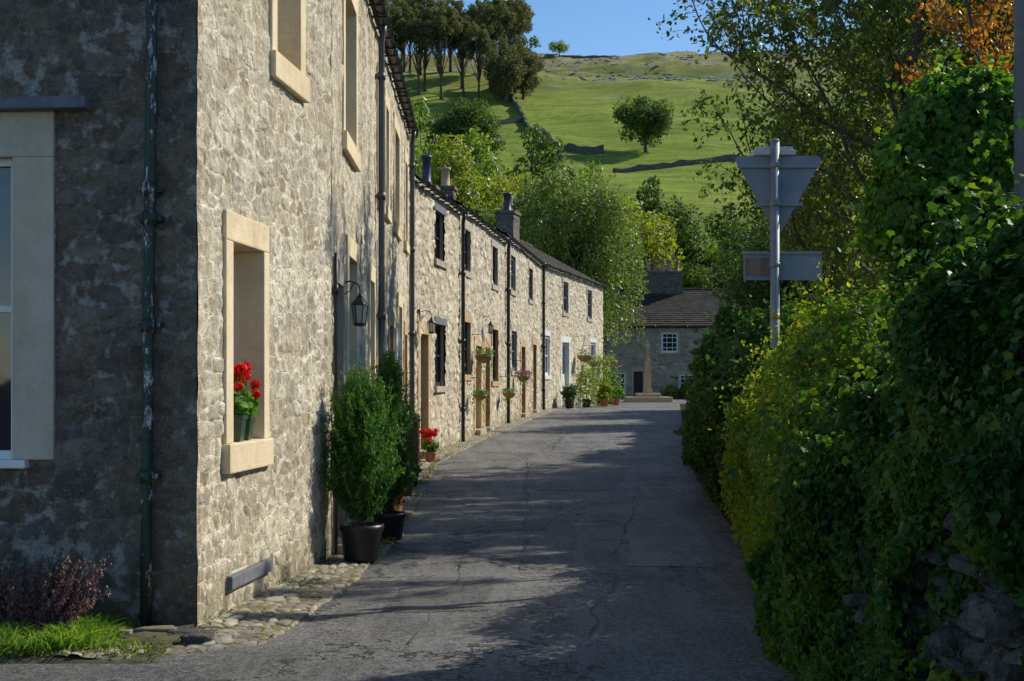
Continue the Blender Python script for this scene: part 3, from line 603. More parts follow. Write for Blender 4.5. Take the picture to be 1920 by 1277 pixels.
# ---------------------------------------------------------------- right boundary vegetation
def hedge(name,label,y0,y1,top,width,mat,n,ls,seed,tm=IVY,tip=(0,0,-1),skip=None,cat='hedge',x0=None,lump=.28,phim=.72,cut=.12,endr=.6,spr=.04,tboost=0.,dp=.055,pw=.45,core=True,ln_=(.1,.38),elow=.35):
    rng=np.random.RandomState(seed)
    def surf(y,ph,off):
        tp=top(y)*(np.clip((np.minimum(y-y0,y1-y)+.001)/endr,0,1)**.5*elow+(1-elow))
        w=width;xc=(Rf(y) if x0 is None else x0(y))+.05+w/2
        cs=np.cos(ph);sn=np.sin(ph)
        ex=-np.sign(cs)*np.abs(cs)**pw*w/2;ez=np.abs(sn)**.55*tp
        nx=-cs;nz=np.where(sn<.25,0.,sn);N=np.stack([nx,np.zeros_like(nx),nz],-1);N/=np.linalg.norm(N,axis=-1)[...,None]+1e-9
        P=np.stack([xc+ex,y,ez+zg(y)],-1)
        q=P+0.
        d=lump*(vn3(q[...,0]*1.7,q[...,1]*1.7,q[...,2]*1.7,seed)-.5)*1.6+lump*.7*(vn3(q[...,0]*4,q[...,1]*4,q[...,2]*4,seed+1)-.5)+off
        low=np.clip(P[...,2]/.5,0.2,1)
        return P+N*(d*low)[...,None],N,d
    y=rng.uniform(y0,y1,n);ph=rng.uniform(.02,math.pi*phim,n)
    phl=np.arcsin(np.clip(rng.rand(n),.01,.98)**(1/.55));ph=np.where(rng.rand(n)<.42,phl,ph)
    dep=-rng.exponential(dp,n)
    P,N,d=surf(y,ph,dep)
    k=np.ones(n,bool)
    if skip is not None: k=~skip(P,rng)
    gaps=vn3(P[:,0]*6,P[:,1]*6,P[:,2]*6,seed+5)<.27;k&=~(gaps&(rng.rand(n)<.75))
    P=P[k];N=N[k];m_=len(P)
    cl=vn3(P[:,0]*2.2,P[:,1]*2.2,P[:,2]*2.2,seed+9)
    tint=np.clip(tboost+.08+.65*cl+.35*rng.rand(m_)-.0+(rng.rand(m_)>.965)*.4,0,1)
    b=B();leaf(b,rng,P,N,ls,tm,tip,.6,.55,0,tint)
    for ye,sg_ in((y0,-1.),(y1,1.)):
        q=int(n*.06);p1=rng.uniform(.05,math.pi*.9,q);E,NN,_=surf(np.full(q,ye+sg_*.0),p1,-rng.rand(q)**.7*width*.5)
        E[:,1]+=sg_*rng.uniform(-.25,.10,q);E[:,2]*=rng.uniform(.05,1,q)
        if skip is not None: kk=~skip(E,rng);E=E[kk]
        leaf(b,rng,E,np.tile([0,sg_,.2],(len(E),1)),ls,tm,tip,.5,.5,0,np.clip(.1+.8*rng.rand(len(E)),0,1))
    ns=int(n*spr/8);ys_=rng.uniform(y0,y1,ns);ph2=rng.uniform(.45,math.pi*phim,ns);Q,NN,_=surf(ys_,ph2,np.zeros(ns))
    if skip is not None:
        kk=~skip(Q,rng);Q=Q[kk];NN=NN[kk];ns=len(Q)
    if ns:
        dirs=NN+rng.normal(0,.45,(ns,3))+A_([0,0,.25]);tt=np.linspace(0,1,8);ln=rng.uniform(*ln_,ns)
        S_=Q[:,None]+dirs[:,None]*(tt[None,:,None]*ln[:,None,None])+A_([0,0,-.12])*(tt**2)[None,:,None]
        S_=S_.reshape(-1,3);leaf(b,rng,S_+rng.normal(0,.012,S_.shape),np.repeat(NN,8,0),ls*.85,tm,tip,.7,.6,0,np.clip(rng.rand(len(S_))*.7+.3,0,1))
    gy=np.arange(y0+.35,y1-.34,.12 if y0<14 else .3);gp=np.linspace(.02,math.pi,26);GP,GY=np.meshgrid(gp,gy)
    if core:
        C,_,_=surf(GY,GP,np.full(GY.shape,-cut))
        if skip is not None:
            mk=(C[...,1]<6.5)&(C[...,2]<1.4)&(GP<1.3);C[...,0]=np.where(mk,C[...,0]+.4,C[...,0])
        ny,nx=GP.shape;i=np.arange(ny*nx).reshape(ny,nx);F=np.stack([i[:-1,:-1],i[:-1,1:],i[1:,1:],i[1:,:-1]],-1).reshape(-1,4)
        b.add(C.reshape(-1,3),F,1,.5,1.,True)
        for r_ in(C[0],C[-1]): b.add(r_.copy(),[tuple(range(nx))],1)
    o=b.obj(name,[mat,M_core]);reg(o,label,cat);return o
def skipw(P,rng): 
    e=6.1+.5*(vn2(P[:,2]*3,P[:,2]*0,4.)-.5);zc=.93+.4*(vn2(P[:,1]*2.5,P[:,1]*0,7.)-.5)+.3*(vn2(P[:,1]*9,P[:,1]*0,3.)-.5)
    return (P[:,1]<e)&(P[:,2]<zc)&(P[:,0]<2.4)&(rng.rand(len(P))>.10+.55*(vn3(P[:,0]*3,P[:,1]*5,P[:,2]*5,6.)>.60))
hedge('ivy_hedge','dense dark ivy smothering a drystone wall',3.4,9.0,lambda y:np.interp(y,[3.4,5,6,7,7.8,8.5,9.],[2.3,2.25,2.0,1.78,1.5,1.25,1.05]),1.5,L_ivy,100000,.044,21,skip=skipw,x0=lambda y:np.interp(y,[3,6,7.6,9],[1.62,1.56,1.43,1.54]),cut=.15,lump=.40,spr=.06,endr=.5,tboost=.05)
hedge('shrub','yellow-green sunlit shrub spilling towards the lane',8.0,12.9,lambda y:np.interp(y,[8.0,8.8,10,11.5,12.9],[1.70,2.02,2.02,2.02,1.7])+.08*np.sin(y*3.1),1.4,L_shrub,60000,.045,22,tm=OVAL,tip=(0,0,-.4),cat='shrub',lump=.42,spr=.12,tboost=.0,dp=.13,pw=.6,cut=.42,phim=.9,x0=lambda y:Rf(y)-.06,ln_=(.08,.26),elow=.3)
hedge('ivy_hedge','dark green ivy hedge edging the lane',12.3,20.5,lambda y:2.05+.15*np.sin(y*1.3),1.7,L_hedge,40000,.064,23,cat='hedge',lump=.6,x0=lambda y:Rf(y)+.10,cut=.24,dp=.09,spr=.06,ln_=(.1,.3))
hedge('ivy_hedge','dark green ivy hedge edging the lane',20.,31.,lambda y:2.2+.2*np.sin(y*.9),1.8,L_hedge,22000,.10,24,cat='hedge',lump=.6,x0=lambda y:Rf(y)+.36,cut=.2,dp=.09)
hedge('ivy_hedge','dark green ivy hedge edging the lane',30.5,50.,lambda y:2.0+.3*np.sin(y*.6),2.,L_dark,16000,.15,25,tm=DIA,cat='hedge',lump=.5,x0=lambda y:Rf(y)+.8)
# drystone wall
rng=np.random.RandomState(9);b=B()
z=0.02
while z<1.4:
    hh_=rng.uniform(.022,.055);y=3.6+rng.rand()*.1
    while y<7.2:
        wd=rng.uniform(.045,.15)*(1.2 if z<.4 else 1.)
        rock(b,(1.76+.1*z+rng.normal(0,.035)+.1,y+wd,z+hh_+rng.normal(0,.012)),(rng.uniform(.12,.17),wd*1.0,hh_*rng.uniform(.8,1.3)),rng,0,.65,.95,False)
        y+=wd*2*.96
    z+=hh_*1.85
box(b,1.96,2.5,3.4,7.1,-.1,1.3,1)
o=b.obj('drystone_wall',[MS_dry,M_core]);reg(o,'grey drystone wall of lichened rubble under ivy','wall')
# ivy column
def blobplant(name,label,cat,c,lobes,mat,n,ls,seed,tm=IVY,tip=(0,0,-1),core=True,tb=.25,jit=.5,na=.42,spn=0):
    rng=np.random.RandomState(seed);b=B();lo=A_(lobes);w=lo[:,3]**2;li=rng.choice(len(lo),n,p=w/w.sum());d=rdir(rng,n)
    P0=lo[li,:3]+d*lo[li,3][:,None]
    nz=.6*vn3(P0[:,0]*3,P0[:,1]*3,P0[:,2]*3,seed)+.4*vn3(P0[:,0]*8,P0[:,1]*8,P0[:,2]*8,seed+2)
    r=lo[li,3]*(1.03-na*.5+na*nz-rng.exponential(.07,n));P=lo[li,:3]+d*r[:,None]
    inside=np.zeros(n,bool)
    for q in range(len(lo)): inside|=(np.linalg.norm(P-lo[q,:3],axis=1)<lo[q,3]*.72)&(li!=q)
    P=P[~inside];d=d[~inside];cl=vn3(P[:,0]*3,P[:,1]*3,P[:,2]*3,seed)
    leaf(b,rng,P,d,ls,tm,tip,jit,.5,0,np.clip(tb+.45*cl+.4*rng.rand(len(P))-.1,0,1))
    if spn:
        ix=rng.randint(0,len(P),spn);tt=np.linspace(0,1,8);dd=d[ix]+rng.normal(0,.5,(spn,3))+A_([0,0,.2]);S_=P[ix][:,None]+dd[:,None]*(tt[None,:,None]*rng.uniform(.08,.28,spn)[:,None,None])-A_([0,0,.1])*(tt**2)[None,:,None]
        leaf(b,rng,S_.reshape(-1,3),np.repeat(d[ix],8,0),ls*.8,tm,tip,.7,.6,0,np.clip(.4+.6*rng.rand(spn*8),0,1))
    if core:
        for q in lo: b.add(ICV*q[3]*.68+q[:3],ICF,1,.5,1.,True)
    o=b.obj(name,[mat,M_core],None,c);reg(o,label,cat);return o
blobplant('ivy_column','tall ivy-smothered stump rising behind the hedge','ivy',(2.86,9.1,0),[(0,0,1.4,.5),(-.05,0,1.9,.46),(.05,0,2.3,.46),(-.08,0,2.65,.44),(.1,.05,2.95,.45),(0,0,3.2,.4),(.2,.1,3.3,.35),(.3,0,2.6,.4),(-.2,0,3.0,.3)],L_ivyb,36000,.052,31,tb=.22,na=.8,spn=300)
# ---------------------------------------------------------------- trees
def tree_data(seed,H,th,rx,nl,nleaf,ls,mat,tm=DIA,weep=False,bark=M_bark,trr=None,lr=(.26,.42),flat=1.):
    rng=np.random.RandomState(seed);rz=(H-th)/2;c=A_([0,0,th+rz]);lob=[]
    for i in range(nl):
        d=rdir(rng,1)[0];r=rng.rand()**.45*.8;p=c+d*r*A_([rx,rx,rz]);lob.append((*p,rx*rng.uniform(*lr)*(1.05-.35*max(0,d[2]))))
    lob=A_(lob);tr=trr or H*.022
    b=B();tp=[(0,0,-1.5)]+[(rng.normal(0,.02)*H*k,rng.normal(0,.02)*H*k,H*.8*k) for k in np.linspace(.1,1,7)]
    tube(b,tp,[tr*1.5]+[tr*(1.15-.95*k) for k in np.linspace(.1,1,7)],8)
    for q in lob:
        k=rng.uniform(.2,.6);i=int(k*7)+1;s=A_(tp[min(i,7)]);s=s*1.;e=q[:3];mid=(s+e)/2+A_([0,0,-.08*np.linalg.norm(e-s)])
        tube(b,[s,mid,e],[tr*.45,tr*.28,tr*.1],5)
    tm_=b.mesh('trunk',[bark])
    b=B();w=lob[:,3]**2;li=rng.choice(nl,nleaf,p=w/w.sum());d=rdir(rng,nleaf);d[:,2]*=flat
    nz=vn3(d[:,0]*2.5+li*3,d[:,1]*2.5+li,d[:,2]*2.5,seed)
    r=lob[li,3]*(.5+.85*nz-rng.exponential(.12,nleaf));P=lob[li,:3]+d*r[:,None]
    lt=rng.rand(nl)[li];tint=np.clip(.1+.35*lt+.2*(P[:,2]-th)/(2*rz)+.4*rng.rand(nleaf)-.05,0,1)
    tip=None
    if weep:
        k=rng.rand(nleaf)<.6;nstr=nl*26;sid=rng.randint(0,nstr,nleaf);sl=rng.randint(0,nl,nstr);sd=rdir(rng,nstr);sd[:,2]=np.abs(sd[:,2])*.2-.25
        sp=lob[sl,:3]+sd*lob[sl,3][:,None]*1.0;ln=rng.uniform(.4,2.2,nstr);t_=rng.rand(nleaf)
        Q=sp[sid]+np.stack([rng.normal(0,.09,nleaf),rng.normal(0,.09,nleaf),-t_*ln[sid]],1)+sd[sid]*(t_*.35)[:,None]
        Q[:,2]=np.maximum(Q[:,2],1.4)
        P=np.where(k[:,None],Q,P);tip=(0,0,-1);lt=rng.rand(nstr)[sid];tint=np.where(k,np.clip(.5*lt+.45*rng.rand(nleaf)+.05,0,1),tint)
    leaf(b,rng,P,d*.6+A_([0,0,.4]),ls,tm,tip,.6,.35,0,tint)
    return tm_,b.mesh('crown',[mat])
def put(data,name,label,x,y,sc=1.,rot=0.,group=None,z=None,cat='tree',sz=1.):
    zz=float(hf(x,y)) if z is None else z
    e=empty(name,(x,y,zz),rot);e.scale=(sc,sc,sc*sz);reg(e,label,cat,group)
    for nm,me in zip(('trunk','crown'),data):
        o=bpy.data.objects.new(nm,me);COL.objects.link(o);o.parent=e
    return e
rnd=random.Random(5)
# woodland on the hill
wd=[tree_data(50+i,25,10.5,6.2,28,7500,.56,L_wood,trr=.34,lr=(.16,.30)) for i in range(3)]
wl=tree_data(60,18,1.2,8.,34,11000,.62,L_wood,trr=.4,lr=(.18,.34))
G='trees of the hilltop wood'
pts=[(-38,376),(-31,386),(-24,380),(-19,376),(-13,382),(-9,378),(-24,400),(-34,404),(-44,388),(-15,402),(-7,396),(-3,408),(-40,418),(-28,420),(-18,424),(-9,428),(-50,400),(-52,425),(-43,444),(-31,444),(-20,448),(-8,449),(-58,440),(-1,434),(-36,462),(-24,466),(1,420),(-2,458),(3,444)]
for i,(x,y) in enumerate(pts): put(wd[i%3],'woodland_tree','tall dark-leaved beech in the hilltop wood',x+rnd.uniform(-1,1),y,rnd.uniform(.88,1.12),rnd.uniform(0,6.3),G)
for (x,y,s) in((-1.5,374,1.0),(3.0,382,.85),(1.,392,1.1)): put(wl,'woodland_tree','dark broad tree at the wood edge branching to the ground',x,y,s,rnd.uniform(0,6),G)
# field trees
ft=tree_data(70,14,1.0,8.,34,13000,.6,L_dark,trr=.35,lr=(.22,.36))
put(ft,'field_tree','broad dark green tree on the pasture slope',-9.,276,1.05)
ft2=tree_data(71,11,1.0,6.2,38,11000,.48,L_dark,trr=.3,lr=(.20,.34))
put(ft2,'field_tree','lone spreading tree standing in the green pasture',28,298,1.15)
ft3=tree_data(72,7,1.6,4.4,16,1800,.5,L_mid,trr=.2);put(ft3,'field_tree','small lone tree on the hill skyline',16.5,497,1.)
# valley trees
ta=tree_data(80,13,2.2,4.4,38,26000,.24,L_yel,trr=.22,lr=(.18,.36));tb_=tree_data(81,13,2.2,4.6,38,26000,.25,L_mid,trr=.24,lr=(.18,.36));tc=tree_data(82,13,1.8,4.6,38,26000,.25,L_dark,trr=.24,lr=(.18,.36))
tw=tree_data(83,12.4,2.0,3.0,38,56000,.135,L_weep,weep=True,bark=M_bark2,trr=.16)
put(tw,'weeping_birch','silvery weeping birch hanging over the end cottage',3.35,69.5,1.04,0.)
put(tw,'weeping_birch','silvery weeping birch behind the cottage roofs',.6,74,1.08,2.2)
VG='valley trees behind the cottages'
for (t,x,y,s,sz,nm) in((ta,-3.0,80,1.08,1.1,'yellowing'),(tb_,-6.5,82,1.05,1.15,'green'),(ta,6.8,90,1.0,1.05,'yellowing'),(tc,.5,100,1.25,1.25,'dark green'),(tb_,-6,108,1.4,1.3,'green'),(tc,-12,96,1.3,1.2,'dark green'),(tb_,6,104,1.2,1.2,'green'),
   (tc,11.,112,1.15,1.15,'dark green'),(tb_,14.5,104,.95,.95,'green'),(tc,17,112,1.05,1.,'dark green'),(tb_,12.5,98,.7,.75,'green'),(tc,18.5,100,1.1,1.,'dark green'),(tc,22,96,1.2,1.15,'dark green'),(tb_,27,100,1.2,1.2,'green'),(tc,34,112,1.4,1.3,'dark green'),(tc,20,125,1.1,1.1,'dark green'),(tb_,2,120,1.25,1.3,'green'),(tc,9,125,1.,1.,'dark green'),(tb_,-.5,90,1.1,1.15,'green'),(tc,-9,120,1.3,1.4,'dark green'),(ta,1.8,84,.9,1.1,'yellowing')):
    put(t,'valley_tree','%s broadleaf tree behind the cottage roofs'%nm,x,y,s,rnd.uniform(0,6.3),VG,sz=sz)
for (x,y,s) in((-14,-52,.6),(-24,-60,.7),(-4,-60,.6)): put(tb_,'reflection_tree','unseen green tree added behind the camera for the gable window to reflect',x,y,s,rnd.uniform(0,6.3),'unseen trees added for the window reflection')  # out of view, added behind the camera so the gable glass mirrors them
td=tree_data(84,7.5,.8,2.6,26,16000,.13,L_dark,tm=OVAL,trr=.14)
for (x,y,s) in((8.9,46,.92),(11.5,42,1.),(9.4,36,.7),(15,40,1.2),(7.2,29,.5),(10.5,27,.8),(12.5,30,1.0),(8.6,40,1.0),(9.4,33,.95),(10.8,50,1.2)): put(td,'roadside_tree','dark leafy tree growing behind the lane hedge',x,y,s,rnd.uniform(0,6.3),'trees behind the hedge')
# near birches with real twigs
def birch(seed,H,spread,nleaf_tw,ls,mat,nl=16,ns=7,nt=7,low=.25,tr=.11):
    rng=np.random.RandomState(seed);b=B();LP=[]
    def br(s,d,L,r,lev):
        n=5;P=[s];d=d/np.linalg.norm(d)
        for i in range(n):
            d=d+rng.normal(0,.07 if lev==0 else .16,3)+A_([0,0,(.05 if lev<3 else -.12)]);d/=np.linalg.norm(d);P.append(P[-1]+d*L/n)
        tube(b,P,np.linspace(r,r*.35,n+1),5 if lev<2 else 3,tint=.5);return A_(P),d
    P0,_=br(A_([0,0,0.]),A_([.0,0,1]),H*.92,tr,0)
    for i in range(nl):
        k=low+(1-low)*(i+.5)/nl;f=k*5;j=min(int(f),4);s=P0[j]+(P0[j+1]-P0[j])*(f-j)
        a=i*2.4+rng.rand();L=spread*(1.15-.75*max(0,(k-.3)))*rng.uniform(.75,1.1)
        P1,_=br(s,A_([math.cos(a),math.sin(a),.45+.5*k]),L,tr*.4*(1.1-k*.6),1)
        for q in range(ns):
            f=(.25+.75*(q+.5)/ns)*5;j=min(int(f),4);s2=P1[j]+(P1[j+1]-P1[j])*(f-j)
            P2,_=br(s2,rdir(rng,1)[0]*.9+(P1[j+1]-P1[j])/np.linalg.norm(P1[j+1]-P1[j])+A_([0,0,.2]),L*.38,tr*.12,2)
            for w in range(nt):
                f=(.2+.8*(w+.5)/nt)*5;j=min(int(f),4);s3=P2[j]+(P2[j+1]-P2[j])*(f-j)
                P3_,_=br(s3,rdir(rng,1)[0]+A_([0,0,.1]),L*.17,tr*.035,3)
                t_=rng.rand(nleaf_tw)*5;jj=np.minimum(t_.astype(int),4);LP.append(P3_[jj]+(P3_[jj+1]-P3_[jj])*(t_-jj)[:,None]+rng.normal(0,.06,(nleaf_tw,3)))
    tm_=b.mesh('trunk',[M_bark])
    P=np.concatenate(LP);b=B();leaf(b,rng,P,rdir(rng,len(P))*.5+A_([0,0,.5]),ls,OVAL,(0,0,-1),.6,.6,0,np.clip(.2+.6*rng.rand(len(P))+(rng.rand(len(P))>.97)*.4,0,1))
    return tm_,b.mesh('crown',[mat])
bd=birch(90,8.6,3.2,26,.076,L_birch,22,8,8,.2)
put(bd,'birch_tree','airy birch with small glinting leaves overhanging the hedge',5.4,19.,1.06,.4,sz=.95)
put(bd,'birch_tree','birch with dark twigs behind the ivy',7.9,19.5,1.05,3.3)
bd2=birch(91,9.,3.4,28,.085,L_birch,24,8,8,.15)
put(bd2,'birch_tree','tall birch with mixed green leaves behind the hedge',6.7,25,1.1,2.)
put(bd2,'birch_tree','tall birch with mixed green leaves further along the hedge',9.8,27,1.15,4.)
bo=birch(92,6.0,.85,9,.06,L_oran,9,5,5,.74,.05)
put(bo,'rowan_tree','slender tree turning orange in autumn',5.05,13.8,1.,0.)
# ---------------------------------------------------------------- hill walls and rocks
def fieldwall(label,pts,h=1.7,w=.8):
    P=[]
    pts=np.array(pts,float)
    for p,q in zip(pts[:-1],pts[1:]):
        n=max(2,int(np.linalg.norm(q-p)/1.5));P+=[p+(q-p)*t for t in np.linspace(0,1,n,endpoint=False)]
    P.append(pts[-1]);P=A_(P);rng=np.random.RandomState(int(abs(P[0,0])*10)%1000);n=len(P)
    T=np.gradient(P,axis=0);T/=np.linalg.norm(T,axis=1)[:,None];Nn=np.stack([-T[:,1],T[:,0]],1)
    V=[];Z=hf(P[:,0],P[:,1])
    for s,zz in((-.5,-1.),(-.38,h),(.38,h),(.5,-1.)):
        Q=P+Nn*w*s;V.append(np.stack([Q[:,0],Q[:,1],Z+zz+(rng.normal(0,.14,n) if zz>0 else 0)],1))
    V=np.stack(V,1).reshape(-1,3);i=np.arange(n-1)*4;F=np.concatenate([np.stack([i+k,i+k+1,i+k+5,i+k+4],1) for k in range(3)])
    b=B();b.add(V,F,0,.0,.8);o=b.obj('field_wall',MS_field);reg(o,label,'wall','drystone field walls on the hillside')
fieldwall('long drystone field wall winding down the pasture',[(-6,400),(-1,385),(1,370),(4,338),(6.5,318),(10,305),(14,298),(19,296)],1.5)
fieldwall('drystone field wall crossing the lower pasture',[(19.5,274),(26,276),(36,279),(48,283),(62,288)],1.0)
fieldwall('drystone field wall below the hilltop wood',[(-60,352),(-40,345),(-22,340),(-6,344),(3,350)],1.2)
fieldwall('drystone field wall near the hill skyline',[(-10,470),(8,488),(16,500),(40,505),(80,510),(120,505)],.9)
rng=np.random.RandomState(12);b=B()
ic=ICV
for i in range(1400):
    x=rng.uniform(5,110);y=rng.choice([rng.normal(420,4),rng.normal(440,5),rng.normal(468,7),rng.normal(500,7),rng.normal(515,6)]);
    if vn2(x*.07,y*.05,3.)<.42: continue
    s=rng.uniform(.2,.62);V=ic*A_([s*rng.uniform(.9,2.4),s,s*.6])*(1+.35*(vn3(ic[:,0]*2+i,ic[:,1]*2,ic[:,2]*2,1.)-.5))[:,None]
    b.add(V[:,:]+A_([x,y,float(hf(x,y))+.05]),ICF,0,rng.rand(),1.)
o=b.obj('limestone_outcrop',simple('pale_limestone',(.28,.27,.23),(.48,.46,.39),.8,.95,.6));o['kind']='stuff';o['label']='scattered grey limestone outcrops on the upper pasture'
# ---------------------------------------------------------------- near details
POTP=[(.14,0),(.15,.02),(.185,.25),(.2,.27),(.2,.32),(.185,.32),(.18,.27)]
def pot(par,sc=1.,mat=M_pot,prof=POTP):
    b=B();lathe(b,[(r*sc,z*sc) for r,z in prof],(0,0,0),24);p=b.obj('pot',mat,par)
    b=B();lathe(b,[(.175*sc,.20*sc),(.178*sc,.285*sc),(.1*sc,.295*sc)],(0,0,0),16);b.obj('soil',M_soil,p);return p
def conifer(x,y,H,w,sc,seed,n=15000,label=''):
    e=reg(empty('potted_conifer',(x,y,float(zg(y))+.03)),label,'potted plant','potted conifers by the doorway');pot(e,sc)
    rng=np.random.RandomState(seed);b=B();z0=.32*sc;tube(b,[(0,0,z0-.08),(.01,0,z0+.2),(0,0,z0+H*.7)],[.03,.025,.008],8);b.obj('trunk',M_bark,e)
    b=B();sp=820;k=rng.rand(sp)**.9;zb=z0+.10+k*(H-.30);prof=np.interp(k,[0,.08,.28,.6,.85,1],[.42,.80,1.,.9,.6,.2])*w/2
    a=rng.rand(sp)*6.283;bump_=1+.45*(vn2(np.cos(a)*1.6+3,np.sin(a)*1.6+zb*3.2,seed)-.5)*2;rr=prof*rng.uniform(.45,1.12,sp)*bump_;base=np.stack([np.cos(a)*rr*.45,np.sin(a)*rr*.45,zb-.1],1)
    tips=np.stack([np.cos(a)*rr,np.sin(a)*rr,zb+.06+rng.rand(sp)*.24],1)
    m_=n//sp;t_=rng.rand(sp,m_);P=base[:,None]+(tips-base)[:,None]*t_[...,None]+rng.normal(0,.014,(sp,m_,3))*(1.3-t_[...,None])
    P=P.reshape(-1,3)
    tt=np.clip(.0+.45*np.repeat(rng.rand(sp),m_)*1.+.5*t_.ravel(),0,1)
    nn=rdir(rng,len(P));leaf(b,rng,P,nn,.042,NEED,None,.2,.5,0,tt)
    leaf(b,rng,P,nn,.05,NEED,(0,0,1),.2,.5,0,tt)
    b.obj('foliage',L_con,e);return e
conifer(-1.32,12.45,1.36,.72,1.0,41,19000,'bushy green dwarf conifer in a round black pot')
conifer(-1.22,14.1,1.56,.62,.85,42,16000,'tall green dwarf conifer in a ribbed black pot')
def geranium(x,y,z,sc,seed,label,pm=M_terra,fl=L_red,nh=9,square=False,group='potted red geraniums',fs=1.):
    e=reg(empty('potted_geranium',(x,y,z)),label,'potted plant',group)
    b=B();ps=.5*sc
    lathe(b,[(r*ps*(1.25 if square else 1.),zz*ps*1.1) for r,zz in POTP],(0,0,0),4 if square else 18,square=square);b.obj('pot',pm,e)
    rng=np.random.RandomState(seed);b=B();n=260
    d=rdir(rng,n);P=d*A_([.14,.14,.11])*sc*rng.rand(n,1)**.4+A_([0,0,.27*sc]);leaf(b,rng,P,d*.5+A_([0,0,.6]),.045*sc,A_([(0,-.5),(.4,-.35),(.5,.1),(.25,.45),(-.25,.45),(-.5,.1),(-.4,-.35)]),None,.5)
    H=[]
    for i in range(nh):
        a=rng.rand()*6.3;r=rng.rand()**.5*.13*sc;h=A_([math.cos(a)*r,math.sin(a)*r,(.33+.22*rng.rand())*sc]);H.append(h);tube(b,[(h[0]*.3,h[1]*.3,.2*sc),h],.003*sc+.001,4)
    b.obj('leaves',L_ger,e);b=B()
    for h in H:
        m_=70;d=rdir(rng,m_);leaf(b,rng,h+d*.04*fs*sc*rng.rand(m_,1)**.4,d,.03*sc*fs,OVAL,None,.3)
    if H: b.obj('flowers',fl,e)
    return e
s=1/math.sqrt(1+.0995**2)
def locA(u,yi):
    t=A_([.0995*s,s]);n=A_([-s,.0995*s]);p=A_([-1.99,8.98])+t*u+n*yi;return p
p=locA(.92,.05);geranium(p[0],p[1],1.18,1.05,51,'red geranium in a green square pot on the window sill',simple('green_glazed_pot',(.02,.05,.03),(.05,.10,.06),8,.4,.05),nh=14,square=True,fs=1.1)
p=locA(1.15,.05);geranium(p[0],p[1],1.18,.9,56,'red geranium in a small green pot on the window sill',bpy.data.materials['green_glazed_pot'],nh=10,square=True,fs=1.1)
geranium(-1.53,14.0,1.25,.85,52,'red geranium on the house window sill',nh=8)
geranium(-1.50,26.2,.10,1.15,53,'bright red geranium in a terracotta pot by the wall',nh=13,fs=1.25)
geranium(-1.42,17.2,.03,1.1,54,'low plant in a terracotta pot by the wall',M_terra,nh=0,group='small pots along the wall')
for i,(x,y) in enumerate(((-1.45,19.5),(-1.48,21.))):
    geranium(x,y,.03,1.0,60+i,'small leafy plant in a dark pot against the wall',(M_wred,M_pot,M_terra)[i],nh=0,group='small pots along the wall')
# planter box
e=reg(empty('wooden_planter',(-1.62,22.6,.02)),'tall reddish wooden planter box against the wall','planter')
b=B();box(b,-.13,.13,-.25,.25,0,.95,0,False,.01)
for z in np.arange(.12,.95,.14): box(b,.13,.14,-.24,.24,z,z+.115)
b.obj('box',M_wred,e);b=B();rng=np.random.RandomState(3);d=rdir(rng,400);leaf(b,rng,d*A_([.16,.25,.12])+A_([0,0,.98]),d,.06,OVAL);b.obj('foliage',L_hedge,e)
# lanterns
def lantern(x,y,z,off,label):
    e=reg(empty('wall_lantern',(x,y,z)),label,'lantern','wall lanterns on the houses');b=B()
    tube(b,[(-off,0,.17),(-off*.5,0,.2),(-.02,0,.17),(0,0,.12),(0,0,.07)],.008,6);tube(b,[(-off,0,.05),(-off*.55,0,.1),(-off*.3,0,.18)],.006,6);box(b,-off-.005,-off+.012,-.03,.03,.0,.24);b.obj('bracket',M_black,e)
    b=B();lathe(b,[(.012,.08),(.02,.06),(.03,.05),(.035,.035),(.085,-.02),(.09,-.03),(.06,-.03)],(0,0,0),6,0,False);lathe(b,[(.045,-.2),(.06,-.205),(.06,-.225),(.03,-.235)],(0,0,0),6,0,False)
    for k in range(6):
        a=k*math.pi/3;tube(b,[(.078*math.cos(a),.078*math.sin(a),-.03),(.052*math.cos(a),.052*math.sin(a),-.21)],.005,4)
    b.obj('lamp_housing',M_black,e);b=B();lathe(b,[(.045,-.205),(.068,-.035)],(0,0,0),6,0,False);b.obj('lamp_glass',M_lglass,e)
lantern(-1.455,13.6,2.36,.185,'black hexagonal lantern on a wrought iron bracket')
lantern(-1.5,26.5,2.72,.22,'small black lantern beside the cottage door')
lantern(P3(34.9)+.22,34.9,3.0,.22,'small lantern above the cottage door')
# hanging baskets
def basket(x,y,z,r,fl,seed,off,trail=.12,nf=60):
    e=reg(empty('hanging_basket',(x,y,z)),'wicker hanging basket with trailing flowers on the cottage wall','hanging basket','hanging baskets on the cottages')
    b=B();lathe(b,[(.05*r,-r*.85),(.5*r,-r*.7),(.85*r,-r*.35),(r,0),(.9*r,0)],(0,0,0),16);b.obj('basket',M_wick,e)
    b=B();tube(b,[(-off,0,r*2.2),(0,0,r*2.3),(0,0,r*2.1)],.009,5)
    for k in range(3):
        a=k*2.1;tube(b,[(0,0,r*2.15),(r*math.cos(a),r*math.sin(a),0)],.005,4)
    b.obj('bracket',M_black,e)
    rng=np.random.RandomState(seed);n=330;d=rdir(rng,n);P=d*A_([r*1.25,r*1.25,r*.45])*rng.uniform(.4,1.1,(n,1))+A_([0,0,r*.3]);P[:,2]-=(rng.rand(n)**4)*trail*(2+vn2(P[:,0]*9,P[:,1]*9,seed)*3)
    b=B();leaf(b,rng,P,d,.05,OVAL,(0,0,-1));b.obj('leaves',L_ger,e)
    if fl:
        n=nf;d=rdir(rng,n);d[:,2]=np.abs(d[:,2])-.2;b=B();leaf(b,rng,d*A_([r*1.3,r*1.3,r*.6])+A_([0,0,r*.4]),d,.05,OVAL);b.obj('flowers',fl,e)
